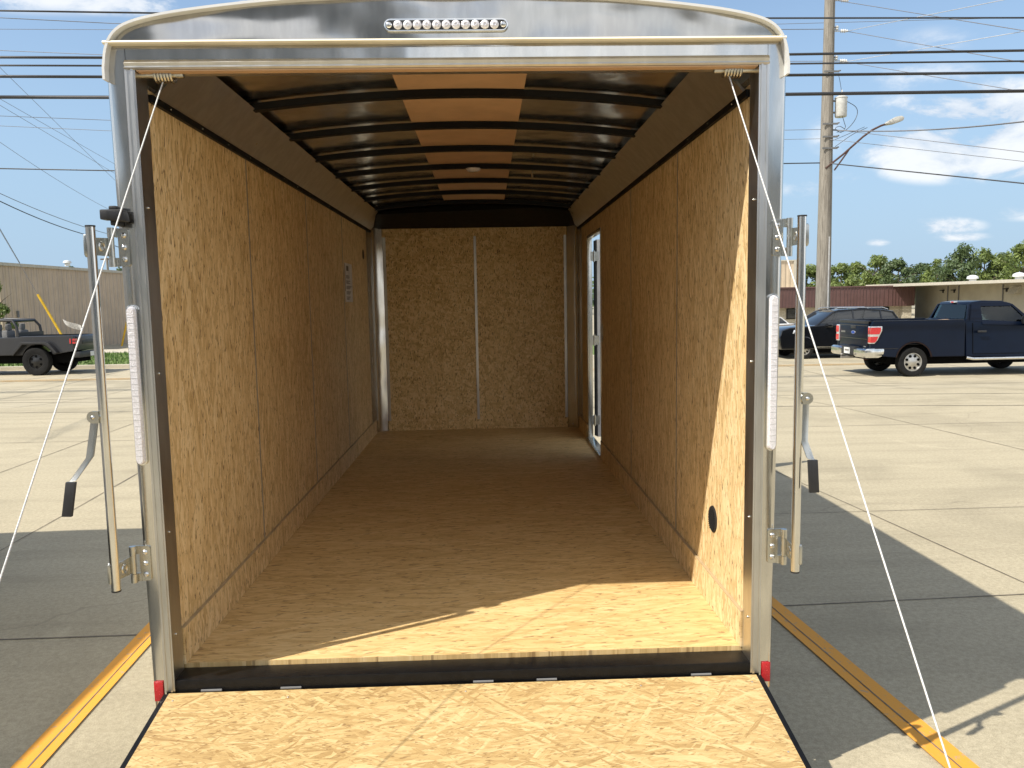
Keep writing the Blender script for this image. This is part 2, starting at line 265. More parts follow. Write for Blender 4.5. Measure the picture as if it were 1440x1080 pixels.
# ---------------------------------------------------------------- mesh helpers
def tag(o, label=None, cat=None, group=None, kind=None):
    for k, v in (('label', label), ('category', cat), ('group', group), ('kind', kind)):
        if v: o[k] = v
    return o
def empty(name, loc, label, cat, group=None, rz=0):
    o = bpy.data.objects.new(name, None); sc.collection.objects.link(o); o.location = loc; o.rotation_euler.z = rz; o.empty_display_size = .3
    return tag(o, label, cat, group)
class MB:
    def __init__(s): s.v = []; s.f = []; s.m = []; s.cm = 0
    def mat(s, i): s.cm = i; return s
    def face(s, idx): s.f.append(tuple(idx)); s.m.append(s.cm)
    def verts(s, vs): k = len(s.v); s.v += [Vector(p) for p in vs]; return k
    def hexa(s, p):                               # 8 points: bottom loop then top loop
        k = s.verts(p)
        for q in ((3, 2, 1, 0), (4, 5, 6, 7), (0, 1, 5, 4), (1, 2, 6, 5), (2, 3, 7, 6), (3, 0, 4, 7)): s.face([k + i for i in q])
        return s
    def box(s, a, b):
        (x0, y0, z0), (x1, y1, z1) = a, b
        x0, x1 = sorted((x0, x1)); y0, y1 = sorted((y0, y1)); z0, z1 = sorted((z0, z1))
        return s.hexa([(x0, y0, z0), (x1, y0, z0), (x1, y1, z0), (x0, y1, z0), (x0, y0, z1), (x1, y0, z1), (x1, y1, z1), (x0, y1, z1)])
    def quad(s, pts): k = s.verts(pts); s.face(range(k, k + len(pts))); return s
    def tube(s, pts, r, seg=8, cap=True):
        pts = [Vector(p) for p in pts]; rs = r if isinstance(r, (list, tuple)) else [r] * len(pts); ks = []
        for i, p in enumerate(pts):
            d = (pts[min(i + 1, len(pts) - 1)] - pts[max(i - 1, 0)]).normalized()
            a = d.orthogonal() if i == 0 else (a - d * a.dot(d))
            a = a.normalized(); c = d.cross(a)
            ks.append(s.verts([p + (a * math.cos(2 * PI * j / seg) + c * math.sin(2 * PI * j / seg)) * rs[i] for j in range(seg)]))
        for k0, k1 in zip(ks, ks[1:]):
            for j in range(seg): s.face((k0 + j, k0 + (j + 1) % seg, k1 + (j + 1) % seg, k1 + j))
        if cap: s.face([ks[0] + j for j in reversed(range(seg))]); s.face([ks[-1] + j for j in range(seg)])
        return s
    def prism(s, prof, f0, f1):                   # profile of 2d points, f0 / f1 turn them into the two end loops
        n = len(prof); k0 = s.verts([f0(*p) for p in prof]); k1 = s.verts([f1(*p) for p in prof])
        s.face([k0 + i for i in range(n)]); s.face([k1 + i for i in reversed(range(n))])
        for i in range(n): j = (i + 1) % n; s.face((k0 + j, k0 + i, k1 + i, k1 + j))
        return s
    def lathe(s, prof, centre, axis='Y', seg=28, caps=True):  # profile of (radius, along)
        c = Vector(centre); ks = []
        for r, h in prof:
            ring = []
            for j in range(seg):
                a = 2 * PI * j / seg; u, v = r * math.cos(a), r * math.sin(a)
                ring.append(c + Vector({'Y': (u, h, v), 'X': (h, u, v), 'Z': (u, v, h)}[axis]))
            ks.append(s.verts(ring))
        for k0, k1 in zip(ks, ks[1:]):
            for j in range(seg): s.face((k0 + j, k0 + (j + 1) % seg, k1 + (j + 1) % seg, k1 + j))
        if caps: s.face([ks[0] + j for j in range(seg)]); s.face([ks[-1] + j for j in range(seg)])
        return s
    def sphere(s, c, r, seg=12, squash=(1, 1, 1)):
        n = seg // 2; ks = []
        for i in range(n + 1):
            a = PI * i / n; rr = max(.0001, math.sin(a))
            ks.append(s.verts([Vector(c) + Vector((r * rr * math.cos(2 * PI * j / seg) * squash[0], r * rr * math.sin(2 * PI * j / seg) * squash[1], r * math.cos(a) * squash[2])) for j in range(seg)]))
        for k0, k1 in zip(ks, ks[1:]):
            for j in range(seg): s.face((k0 + j, k0 + (j + 1) % seg, k1 + (j + 1) % seg, k1 + j))
        return s
    def build(s, name, mats, parent=None, bevel=0, smooth=None, label=None, seg=2, fix=True):
        me = bpy.data.meshes.new(name); me.from_pydata(s.v, [], s.f)
        for m in ([mats] if isinstance(mats, str) else mats): me.materials.append(MAT[m])
        me.polygons.foreach_set('material_index', s.m)
        bm = bmesh.new(); bm.from_mesh(me)
        if fix: bmesh.ops.recalc_face_normals(bm, faces=bm.faces)
        if bevel:
            es = [e for e in bm.edges if len(e.link_faces) == 2 and e.calc_face_angle(0) > math.radians(28)]
            bmesh.ops.bevel(bm, geom=es, offset=bevel, segments=seg, profile=.6, affect='EDGES', clamp_overlap=True)
        bm.to_mesh(me); bm.free()
        if smooth or bevel:
            me.polygons.foreach_set('use_smooth', [True] * len(me.polygons)); me.set_sharp_from_angle(angle=math.radians(smooth or 35))
        if smooth or bevel:
            for p in me.polygons:
                if len(p.vertices) > 8: p.use_smooth = False
        me.update()
        o = bpy.data.objects.new(name, me); sc.collection.objects.link(o)
        if parent: o.parent = parent
        if label: o['label'] = label
        return o
def copy_tree(o, parent=None):
    c = o.copy(); sc.collection.objects.link(c); c.parent = parent
    for ch in list(o.children): copy_tree(ch, c)
    return c
def struct(o): o['kind'] = 'structure'; return o

# ---------------------------------------------------------------- ground, lot, road
ZR = -.35
def gz(y):
    if y > 35.5: return -1.02                                        # the lot falls gently towards the street
    return 0 if y < 9 else ZR if y > 17 else ZR * (3 * ((y - 9) / 8) ** 2 - 2 * ((y - 9) / 8) ** 3)
def onground(px, py, dz=0):
    d = ray(px, py); tlo, thi = .5, 400
    for _ in range(60):
        tm = (tlo + thi) / 2; p = CAM + d * tm
        if p.z > gz(p.y) + dz: tlo = tm
        else: thi = tm
    return CAM + d * tlo
def sheet(name, mat, x0, x1, ys, dz, fx=None):
    mb = MB(); rows = [mb.verts([(x0 + (fx(y) if fx else 0), y, gz(y) + dz), (x1 + (fx(y) if fx else 0), y, gz(y) + dz)]) for y in ys]
    for a, c in zip(rows, rows[1:]): mb.face((a, a + 1, c + 1, c))
    return struct(mb.build(name, mat, smooth=60))
ysl = [-40, -10, 0, 4, 9] + [9 + i * .5 for i in range(1, 17)]
g = sheet('ground', 'earth', -900, 900, [-400, -40, 9] + [9 + i * .5 for i in range(1, 17)] + [33, 36, 300, 1500], -.01)
sheet('parking_lot', 'lot_concrete', -70, 70, [-40, -10, 0, 4, 9, 9.5, 10, 10.5, 11, 11.5, 12, 12.5, 13, 13.2], 0)
sheet('road', 'road_concrete', -140, 140, [13.2, 13.7, 14, 14.5, 15, 15.5, 16, 16.5, 17, 25.3], .0)
# slab joints, seals and gutter lines, measured on the photo's ground
def strip(mb, a, c, wid, dz, n=14, jit=0):
    a, c = Vector(a), Vector(c); d = (c - a); d.z = 0; nrm = Vector((-d.y, d.x, 0)).normalized(); ks = []
    for i in range(n + 1):
        p = a + d * (i / n); p += nrm * random.uniform(-jit, jit); w_ = wid * random.uniform(.7, 1.2) if jit else wid
        ks.append(mb.verts([(p.x - nrm.x * w_ / 2, p.y - nrm.y * w_ / 2, gz(p.y - nrm.y * w_ / 2) + dz), (p.x + nrm.x * w_ / 2, p.y + nrm.y * w_ / 2, gz(p.y + nrm.y * w_ / 2) + dz)]))
    for k0, k1 in zip(ks, ks[1:]): mb.face((k0, k0 + 1, k1 + 1, k1))
mb = MB()
def jline(p0, p1, wid, e0=.0, e1=.0, n=24, jit=.003):   # extended line through two photo pixels on the ground
    a, c = onground(*p0), onground(*p1); d = (c - a).normalized(); strip(mb, a - d * e0, c + d * e1, wid, .004, n, jit)
jline((1088, 853), (1440, 836), .010, 2.8, 14); jline((0, 900), (210, 893), .010, 14, .2)
jline((1090, 723), (1440, 713), .007, 2, 14)
jline((1153, 567), (1440, 633), .010, 2, 6); jline((1233, 727), (1440, 820), .009, 8, 4)
jline((0, 665), (190, 595), .010, 5, 2); jline((0, 775), (190, 668), .009, 4, 5)
struct(mb.build('slab_joints', 'joint_dark'))
mb = MB()
for p0, p1, wd in (((0, 563), (185, 560), .05), ((0, 581), (190, 579), .05), ((1095, 540), (1440, 538), .045), ((1095, 556), (1440, 553), .055)):
    jline(p0, p1, wd, 40, 40, 60, .01)
strip(mb, (-60, 8.6, 0), (60, 6.9, 0), .012, .004, 60, .004)
for x in (-14, -9.3, 8.8, 13.4, 18): strip(mb, (x, 13.2, 0), (x + .5, 26, 0), .02, .005, 20, .01)
struct(mb.build('road_seams', 'seal_grey'))
mb = MB()
strip(mb, (-1.655, -.6, 0), (-1.775, 2.4, 0), .115, .008, 12); strip(mb, (-1.775, 2.4, 0), (-1.85, 5.2, 0), .115, .008, 12)
strip(mb, (1.865, -.6, 0), (1.56, 2.9, 0), .125, .008, 12); strip(mb, (1.56, 2.9, 0), (1.34, 5.2, 0), .125, .008, 12)
struct(mb.build('stall_lines', 'stall_yellow'))
mb = MB()
strip(mb, (-1.65, -.6, 0), (-1.85, 5.2, 0), .007, .0095, 24, .002); strip(mb, (1.86, -.6, 0), (1.34, 5.2, 0), .007, .0095, 24, .002)
struct(mb.build('stripe_seams', 'joint_dark'))
mb = MB()
for dy in (0, .32): strip(mb, (-120, 21.0 + dy, 0), (120, 20.6 + dy, 0), .13, .008, 40)
struct(mb.build('road_centre_lines', 'road_yellow'))
mb = MB(); mb.box((-140, 25.3, ZR - .2), (140, 25.48, ZR + .13)); struct(mb.build('kerb', 'kerb_concrete', bevel=.03))
mb = MB(); mb.box((-140, 25.48, ZR - .2), (140, 33.2, ZR + .10)); struct(mb.build('verge', 'grass'))
mb = MB(); mb.box((-140, 33.2, ZR - .2), (140, 36, ZR + .12)); mb.v = [v if v.z > ZR else Vector((v.x, v.y, -1.3)) for v in mb.v]; struct(mb.build('sidewalk', 'kerb_concrete'))
mb = MB(); mb.box((-140, 36, ZR - .9), (-2, 90, ZR + .06)); struct(mb.build('far_pavement', 'road_concrete'))
mb = MB(); mb.hexa([(-1.99, 36, -1.4), (140, 36, -1.4), (140, 140, -1.4), (-1.99, 140, -1.4), (-1.99, 36, -.97), (140, 36, -.97), (140, 140, -.97), (-1.99, 140, -.97)]); struct(mb.build('far_parking_lot', 'road_concrete'))
mb = MB()
for i in range(9000):
    x = random.uniform(-22, -7) if i < 7500 else random.uniform(8, 22); y = random.uniform(25.55, 33.1); h = random.uniform(.05, .13); a = random.uniform(0, PI); wv = random.uniform(.01, .03)
    dx, dy = math.cos(a) * wv, math.sin(a) * wv
    mb.quad([(x - dx, y - dy, ZR + .1), (x + dx, y + dy, ZR + .1), (x + dx * .2 + random.uniform(-.03, .03), y, ZR + .1 + h)])
o = mb.build('grass_blades', 'grass_blade', fix=False); tag(o, 'strip of green grass between the far kerb and the tan building', 'grass', kind='stuff')

# ================================================================ THE TRAILER
T = empty('enclosed_trailer', (0, 0, 0), 'empty silver cargo trailer with open rear ramp and bare strand board walls', 'trailer')
ZF = .48; L = 5.15
def part(mb, name, mats, parent=T, **k): return mb.build(name, mats, parent, **k)
def zin(x): return 2.652 - .052 * (x / .87) ** 2
# floor
mb = MB(); mb.box((-1.03, .10, ZF - .015), (1.03, L + .1, ZF + .003)); part(mb, 'floor', 'osb_floor')
mb = MB(); mb.box((-1.0, 0.0, .405), (1.0, .098, ZF - .012)); mb.box((-1.0, 0, .30), (1.0, .03, .40)); part(mb, 'sill', 'black_steel', bevel=.006)
for x in (-.87, -.60, .06, .28, .82): mb = MB(); mb.tube([(x - .035, -.006, .431), (x + .035, -.006, .431)], .0045, 8); part(mb, 'ramp_hinge', 'seat_grey')
mb = MB()
mb.box((-1.0, .03, .32), (1.0, L, ZF - .018))
part(mb, 'underframe', 'black_paint')
# side walls of strand board panels (left whole, right with door opening)
DY0, DY1, DZ1 = 3.60, 4.40, 2.285
seamsL = [.09, 1.15, 2.36, 3.57, 5.07]
for a, c in zip(seamsL, seamsL[1:]):
    mb = MB(); mb.box((-1.012, a + .002, ZF + .004), (-1.0, c - .002, 2.45)); part(mb, 'wall_panel', 'osb_side')
seamsR = [.09, 1.11, 2.30]
for a, c in zip(seamsR, seamsR[1:]):
    mb = MB(); mb.box((1.0, a + .002, ZF + .004), (1.012, c - .002, 2.45)); part(mb, 'wall_panel', 'osb_side')
mb = MB(); mb.box((1.0, 2.302, ZF + .004), (1.012, DY0, 2.45)); part(mb, 'wall_panel', 'osb_side')
mb = MB(); mb.box((1.0, DY1, ZF + .004), (1.012, 5.03, 2.45)); mb.box((1.0, DY0 + .001, DZ1), (1.012, DY1 - .001, 2.45)); part(mb, 'wall_panel', 'osb_side')
for s, ss in ((-1, seamsL[1:-1]), (1, (1.11, 2.30))):
    for y in ss:
        mb = MB(); mb.box((s * .9985, y - .006, ZF + .14), (s * 1.006, y + .006, 2.44)); part(mb, 'seam_strip', 'frame_steel')
for s in (-1, 1):
    for a, c in ([(.09, 5.03)] if s < 0 else [(.09, DY0 - .02), (DY1 + .02, 5.03)]):
        mb = MB(); mb.box((s * .988, a, ZF + .0035), (s * .9995, c, ZF + .135)); part(mb, 'kick_board', 'osb_side')
        mb = MB(); mb.box((s * .9865, a, ZF + .135), (s * .9995, c, ZF + .1375)); part(mb, 'trim_bead', 'bead_tan')
# outer shell
ROOF = [(1.083, 2.48), (1.073, 2.548), (1.043, 2.596), (.99, 2.624), (.88, 2.648), (.73, 2.667), (.56, 2.684), (.38, 2.695), (.19, 2.702), (0, 2.704)]
def smooth_profile(p):
    for _ in range(2):
        q = [p[0]]
        for a, c in zip(p, p[1:]): q += [(a[0] * .75 + c[0] * .25, a[1] * .75 + c[1] * .25), (a[0] * .25 + c[0] * .75, a[1] * .25 + c[1] * .75)]
        p = q + [p[-1]]
    return p
ROOF = smooth_profile(ROOF)
ROOF = [(-x, z) for x, z in ROOF] + [(x, z) for x, z in reversed(ROOF[:-1])]
mb = MB(); mb.box((-1.078, .07, .36), (-1.04, L + .1, 2.49)); part(mb, 'side_skin', 'polished_skin')
mb = MB(); mb.box((1.018, .077, .36), (1.036, DY0 - .02, 2.49)); mb.box((1.018, DY1 + .02, .36), (1.036, L + .1, 2.49)); mb.box((1.018, DY0 - .0201, DZ1 + .02), (1.036, DY1 + .0201, 2.49)); mb.box((1.018, DY0 - .0201, .36), (1.036, DY1 + .0201, .47)); part(mb, 'side_skin', 'polished_skin')
mb = MB(); inner = [(x * .985, z - .012) for x, z in reversed(ROOF)]
mb.prism(ROOF + inner, lambda x, z: (x, .02, z), lambda x, z: (x, L + .12, z)); part(mb, 'roof', 'cap_white', smooth=50)
mb = MB(); xs = [-1.03 + 2.06 * i / 24 for i in range(25)]
mb.prism([(x, zin(x)) for x in xs] + [(x, zin(x) + .006) for x in reversed(xs)], lambda x, z: (x, .05, z), lambda x, z: (x, L + .05, z)); part(mb, 'roof_lining', 'roof_metal', smooth=50)
prof = [(x, z) for x, z in ROOF] + [(1.08, .36), (-1.08, .36)]
mb = MB(); mb.prism(prof, lambda x, z: (x, L + .1, z), lambda x, z: (x * .93, L + .3, z if z < 1 else z - .06)); part(mb, 'nose', 'polished_skin', bevel=.03)
# plywood strip down the middle of the ceiling
mb = MB(); xs = [-.257 + .535 * i / 8 for i in range(9)]
mb.prism([(x, zin(x) - .008) for x in xs] + [(x, zin(x) - .002) for x in reversed(xs)], lambda x, z: (x, .06, z), lambda x, z: (x, 4.95, z)); part(mb, 'ceiling_strip', 'plywood', smooth=40)
# roof bows
for i in range(8):
    y = .27 + .61 * i; mb = MB(); xs = [-.96 + 1.92 * k / 24 for k in range(25)]
    mb.prism([(x, zin(x) - .040) for x in xs] + [(x, zin(x) - .010) for x in reversed(xs)], lambda x, z: (x, y - .02, z), lambda x, z: (x, y + .02, z)); part(mb, 'roof_bow', 'black_paint', smooth=50)
# coves along both sides
for s in (-1, 1):
    mb = MB(); mb.prism([(1.0, 2.425), (.865, 2.568), (.872, 2.574), (1.006, 2.432)], lambda x, z: (s * x, .14, z), lambda x, z: (s * x, 5.06, z)); part(mb, 'cove_panel', 'cove_metal')
    mb = MB(); mb.box((s * .986, .10, 2.41), (s * .9998, 5.04, 2.434)); tr_ = part(mb, 'cove_trim', 'black_paint')
    for k in range(16): mb = MB(); mb.sphere((s * .985, .25 + k * .31, 2.422), .003, 8); part(mb, 'screw', 'zinc', tr_, smooth=60)
    # closing corner above the posts and the cable spring
    mb = MB(); mb.box((s * .88, .075, 2.515), (s * 1.035, .135, 2.60)); part(mb, 'corner_block', 'black_paint')
    mb = MB()
    for k in range(6): mb.lathe([(.014, -.003), (.026, -.004), (.028, 0), (.026, .004), (.014, .003)], (s * (.895 + k * .010), .045, 2.482), 'X', 20)
    mb.tube([(s * .86, .045, 2.482), (s * 1.0, .045, 2.482)], .012, 10); part(mb, 'cable_spring', ['zinc'], smooth=50)
# front wall
mb = MB(); mb.box((-.884, L, ZF + .003), (-.004, L + .012, 2.46)); part(mb, 'front_panel', 'osb_front')
mb = MB(); mb.box((.004, L, ZF + .003), (.884, L + .012, 2.46)); part(mb, 'front_panel', 'osb_front')
mb = MB(); mb.box((-.889, L - .011, 2.372), (.889, L - .001, 2.452)); part(mb, 'front_header', 'osb_front')
mb = MB(); mb.box((-.889, L - .011, ZF + .0035), (.889, L - .001, ZF + .10)); part(mb, 'front_kick_board', 'osb_front')
for x in (-.876, 0, .876):
    mb = MB(); mb.box((x - .012, L - .006, ZF + .10), (x + .012, L + .003, 2.372)); part(mb, 'front_seam_strip', 'jamb_trim')
for s in (-1, 1):
    mb = MB(); n = 8; pr = []
    for x_, y_ in ((.889, 0), (.915, -.016), (.94, -.034), (.96, -.05), (.976, -.068), (.986, -.09), (.992, -.12), (.9965, -.20), (.9985, -.34)): pr.append((s * x_, L + y_))
    pr2 = [(x + s * .001, y + .004) for x, y in reversed(pr)]
    mb.prism(pr + pr2, lambda x, y: (x, y, ZF + .004), lambda x, y: (x, y, 2.46)); part(mb, 'corner_panel', 'corner_metal', smooth=60)
mb = MB(); xs = [-.99 + 1.98 * k / 20 for k in range(21)]
mb.prism([(x, 0) for x in xs] + [(x, 1) for x in reversed(xs)], lambda x, v: (x, L - .02 if v == 0 else 4.72, 2.452 if v == 0 else zin(x) - .042), lambda x, v: (x, L + .03 if v == 0 else 4.76, 2.45 if v == 0 else zin(x) - .012))
nl = part(mb, 'nose_liner', 'black_paint', smooth=40)
mb = MB(); mb.box((-.23, L - .20, 2.512), (-.15, L - .195, 2.528)); part(mb, 'liner_sticker', 'paper', nl)
# dome light, switch and orange cap on the ceiling
mb = MB(); mb.lathe([(.0001, -.022), (.03, -.020), (.045, -.010), (.05, 0)], (.03, 2.71, zin(0) - .040), 'Z', 24); part(mb, 'dome_light', 'clear_lens', smooth=50)
mb = MB(); mb.tube([(.42, 2.71, zin(.4) - .03), (.42, 2.71, zin(.4) - .09)], .007, 8); part(mb, 'light_switch', 'zinc')
mb = MB(); mb.lathe([(.006, -.03), (.013, -.028), (.013, 0), (.008, .004)], (-.205, .30, 2.60), 'Z', 14); mb.tube([(-.205, .3, 2.60), (-.19, .32, 2.62), (-.12, .33, 2.63)], .003, 6); part(mb, 'wire_cap', 'orange_cap', smooth=50)
# vents, label, small catch
mb = MB(); mb.lathe([(.0001, -.004), (.046, -.004), (.053, -.002), (.055, .004)], (.9975, .483, .845), 'X', 28)
for k in range(-6, 7): mb.box((.990, .483 - .043 * math.sqrt(1 - (k / 7) ** 2), .844 + k * .0068), (.9935, .483 + .043 * math.sqrt(1 - (k / 7) ** 2), .8465 + k * .0068))
part(mb, 'wall_vent', 'screen_black', smooth=40)
mb = MB(); mb.lathe([(.0001, .004), (.04, .004), (.044, 0)], (-.9995, 4.60, 2.18), 'X', 24); part(mb, 'wall_vent', 'screen_black', smooth=40)
mb = MB(); mb.box((-.9995, 3.62, 1.755), (-.9985, 3.96, 2.06)); lb = part(mb, 'wall_label', 'paper')
mb = MB(); z = 2.035; mb.box((-.9984, 3.623, 1.84), (-.998, 3.64, 2.055))
mb.box((-.9984, 3.70, 2.00), (-.998, 3.80, 2.04))
for r in range(5):
    for k in range(3): mb.box((-.9984, 3.68 + .0 * k, 1.96 - r * .042 - k * .009), (-.998, 3.68 + random.uniform(.11, .24), 1.965 - r * .042 - k * .009))
part(mb, 'label_print', 'ink', lb)
mb = MB(); mb.box((.988, 3.49, 1.42), (.9995, 3.505, 1.55)); mb.box((.985, 3.50, 1.49), (.99, 3.54, 1.50)); part(mb, 'door_catch', 'zinc')
# side door with frame
mb = MB()
for y in (DY0 - .012, DY1 - .012): mb.box((.996, y, ZF + .004), (1.04, y + .024, DZ1 + .012))
mb.box((.996, DY0 - .0115, DZ1 - .012), (1.04, DY1 + .0115, DZ1 + .013)); mb.box((.975, DY0 - .02, ZF + .004), (1.05, DY1 + .02, ZF + .024))
part(mb, 'door_frame', 'zinc', bevel=.003)
mb = MB(); mb.hexa([(x - .04, y, z) for x, y, z in [(1.128, DY1 + .03, .50), (1.90, DY1 + .24, .50), (1.89, DY1 + .275, .50), (1.118, DY1 + .065, .50), (1.128, DY1 + .03, 2.27), (1.90, DY1 + .24, 2.27), (1.89, DY1 + .275, 2.27), (1.118, DY1 + .065, 2.27)]])
sd = part(mb, 'side_door', 'door_white', bevel=.004)
mb = MB(); mb.hexa([(x - .04, y, z) for x, y, z in [(1.112, DY1 + .022, .51), (1.127, DY1 + .027, .51), (1.117, DY1 + .065, .51), (1.102, DY1 + .06, .51), (1.112, DY1 + .022, 2.26), (1.127, DY1 + .027, 2.26), (1.117, DY1 + .065, 2.26), (1.102, DY1 + .06, 2.26)]]); part(mb, 'gasket', 'rubber', sd)
for z in (.66, 1.38, 2.12):
    mb = MB(); mb.box((1.025, DY1 - .014, z - .04), (1.10, DY1 + .010, z + .04)); mb.tube([(1.055, DY1 - .012, z - .05), (1.055, DY1 - .012, z + .05)], .008, 10); part(mb, 'door_hinge', 'zinc', sd)

# rear frame
for s in (-1, 1):
    xi0, xi1 = .994, .996; xo0, xo1 = 1.070, 1.089            # inner and outer edge, bottom and top
    def P2(x, y, z): return (s * x, y, z)
    z0, z1 = .372, 2.553
    # outer panel, rounded to the side
    def ring(t, z):
        xo = xo0 + (xo1 - xo0) * t; xi = xi0 + .030; r = .016
        pts = [(xi, .0), (xo - r, .0)] + [(xo - r + r * math.sin(a), r - r * math.cos(a)) for a in (PI / 8, PI / 4, 3 * PI / 8, PI / 2)] + [(xo, .075), (xi, .075)]
        return [(s * x, y, z) for x, y in pts]
    mb = MB(); nz_ = 14; ks = [mb.verts(ring(k / nz_, z0 + (z1 - z0) * k / nz_)) for k in range(nz_ + 1)]; n = 8
    for a, c in zip(ks, ks[1:]):
        for j in range(n): mb.face((a + j, a + (j + 1) % n, c + (j + 1) % n, c + j))
    mb.face([ks[0] + j for j in range(n)]); mb.face([ks[-1] + j for j in range(n)])
    post = part(mb, 'rear_post', 'polished_skin', smooth=40)
    mb = MB(); mb.prism([(.994, -.004), (1.026, -.004), (1.026, .004), (1.0, .085), (.994, .085)], lambda x, y: P2(x, y, .43), lambda x, y: P2(x, y, 2.485)); mb.box(P2(1.000, -.008, .43), P2(1.007, -.003, 2.486)); mb.box(P2(1.019, -.007, .43), P2(1.026, -.003, 2.49)); part(mb, 'jamb_trim', 'jamb_trim', post)
    for z in (.62, .98, 1.52, 2.06): mb = MB(); mb.sphere(P2(.9925, .03, z), .004, 8); part(mb, 'screw', 'zinc', post, smooth=60)
    # reflector
    mb = MB(); mb.box(P2(1.033, -.006, .397), P2(1.0645, -.0005, .468)); part(mb, 'reflector', 'reflector_red', bevel=.004)
    # long clear tail light
    def cap(zc0, zc1, x, r, y0, y1):
        pr = [(x + r * math.cos(a), zc0 + r + r * math.sin(a)) for a in [PI + PI * k / 10 for k in range(11)]] + [(x + r * math.cos(a), zc1 - r + r * math.sin(a)) for a in [PI * k / 10 for k in range(11)]]
        return pr
    xc = 1.052
    mb = MB(); mb.prism(cap(1.218, 1.748, xc, .0185, 0, 0), lambda x, z: P2(x, -.0005, z), lambda x, z: P2(x, -.010, z)); tl = part(mb, 'tail_light', 'chrome', bevel=.002)
    mb = MB(); ring_ = cap(1.222, 1.744, xc, .0155, 0, 0)
    mb.prism(ring_, lambda x, z: P2(x, -.010, z), lambda x, z: P2(xc + (x - xc) * .72, -.024, 1.483 + (z - 1.483) * .985)); ls = part(mb, 'lens', 'clear_lens', tl, bevel=.002)
    mb = MB()
    for k in range(24): mb.box(P2(xc - .0105, -.0246, 1.252 + k * .0198), P2(xc + .0095, -.0235, 1.2532 + k * .0198))
    mb.box(P2(xc + .0118, -.0225, 1.24), P2(xc + .0128, -.0215, 1.73)); part(mb, 'lens_ribs', 'lamp_clear', tl)
    # hinge brackets, lock bar, handle
    bar = None
    mb = MB(); bx = 1.121 if s < 0 else 1.106
    mb.tube([P2(bx, -.10, .829), P2(bx, -.10, 1.989)], .0142, 24); bar = part(mb, 'lock_bar', 'chrome', smooth=40)
    mb = MB(); mb.tube([P2(bx, -.10, 1.9895), P2(bx, -.10, 1.994)], .0150, 20); part(mb, 'end_cap', 'black_plastic', bar, smooth=40); mb = MB(); mb.tube([P2(bx, -.10, .824), P2(bx, -.10, .8285)], .0150, 20); part(mb, 'end_cap', 'black_plastic', bar, smooth=40)
    for zc in (1.932, .885):
        d = 1 if zc > 1.5 else -1
        mb = MB(); pr = []
        x0, x1, r = 1.047, 1.082, .008
        for (cx, cz, a0) in ((x0 + r, zc - .06 + r, PI), (x1 - r, zc - .06 + r, 1.5 * PI), (x1 - r, zc + .06 - r, 0), (x0 + r, zc + .06 - r, .5 * PI)):
            pr += [(cx + r * math.cos(a0 + PI / 2 * k / 4), cz + r * math.sin(a0 + PI / 2 * k / 4)) for k in range(5)]
        mb.prism(pr, lambda x, z: P2(x, -.0005, z), lambda x, z: P2(x, -.006, z)); hg = part(mb, 'bar_hinge', 'zinc', bevel=.001)
        mb = MB()
        for (a, c) in ((zc + .032, zc + .062), (zc - .062, zc - .032)):
            mb = MB(); mb.tube([P2(1.099, -.016, a), P2(1.099, -.016, c)], .0105, 18); mb.box(P2(1.078, -.008, a + .001), P2(1.097, -.003, c - .001)); part(mb, 'hinge_knuckle', 'zinc', hg, smooth=40)
        mb = MB(); mb.tube([P2(1.099, -.016, zc - .031), P2(1.099, -.016, zc + .031)], .0095, 18)
        e = bx - .006
        mb.hexa([P2(1.104, -.022, zc - .029), P2(e, -.094, zc - .027 - .002 * d), P2(e + .003, -.090, zc - .027 - .002 * d), P2(1.104, -.018, zc - .029), P2(1.104, -.022, zc + .029), P2(e, -.094, zc + .027 - .002 * d), P2(e + .003, -.090, zc + .027 - .002 * d), P2(1.104, -.018, zc + .029)])
        st = part(mb, 'hinge_strap', 'zinc', hg, smooth=35)
        mb = MB(); mb.lathe([(.0001, -.0005), (.009, -.001), (.0125, -.003), (.016, -.0005), (.018, .003)], (0, 0, 0), 'Y', 20); al = math.atan2(.072, e - 1.104); mc = P2((1.104 + e) / 2, -.0585, zc); mb.v = [Vector((mc[0] + s * (v.x * math.cos(al) + v.y * math.sin(al)), mc[1] - v.x * math.sin(al) + v.y * math.cos(al), mc[2] + v.z)) for v in mb.v]
        part(mb, 'strap_dimple', 'zinc', hg, smooth=60)
        mb = MB(); mb.box(P2(bx + .008, -.112, zc - .030), P2(bx + .019, -.088, zc + .030)); mb.sphere(P2(bx + .015, -.104, zc + .03), .006, 8); mb.sphere(P2(bx + .015, -.104, zc - .03), .006, 8); part(mb, 'bar_clamp', 'zinc', hg, bevel=.003)
        for k in (-1, 0, 1):
            mb = MB(); c = P2(1.063, -.006, zc + k * .038)
            mb.lathe([(.0095, 0), (.0092, -.002), (.0075, -.005), (.004, -.0065), (.0035, -.0045), (.0001, -.0045)], c, 'Y', 18); part(mb, 'bolt', 'chrome', hg, smooth=50)
    # handle
    if s < 0: pts = [(1.168, 1.392), (1.192, 1.262), (1.24, 1.192), (1.2455, 1.186), (1.262, 1.075)]
    else: pts = [(1.146, 1.403), (1.142, 1.262), (1.158, 1.205), (1.163, 1.200), (1.167, 1.092)]
    yh = -.115
    pts = [(s * (.0961 + (s * x - .0961) * .983), 1.738 + (z - 1.738) * .983) for x, z in pts]
    mb = MB(); px_ = pts[0][0]
    mb.lathe([(.0001, -.004), (.019, -.004), (.019, .004), (.0001, .004)], P2(px_, yh, pts[0][1]), 'Y', 24); mb.box(P2(bx + .008, yh - .0035, pts[0][1] - .019), P2(px_, yh + .0035, pts[0][1] + .019))
    hb = part(mb, 'handle_bracket', 'zinc', bar, smooth=40)
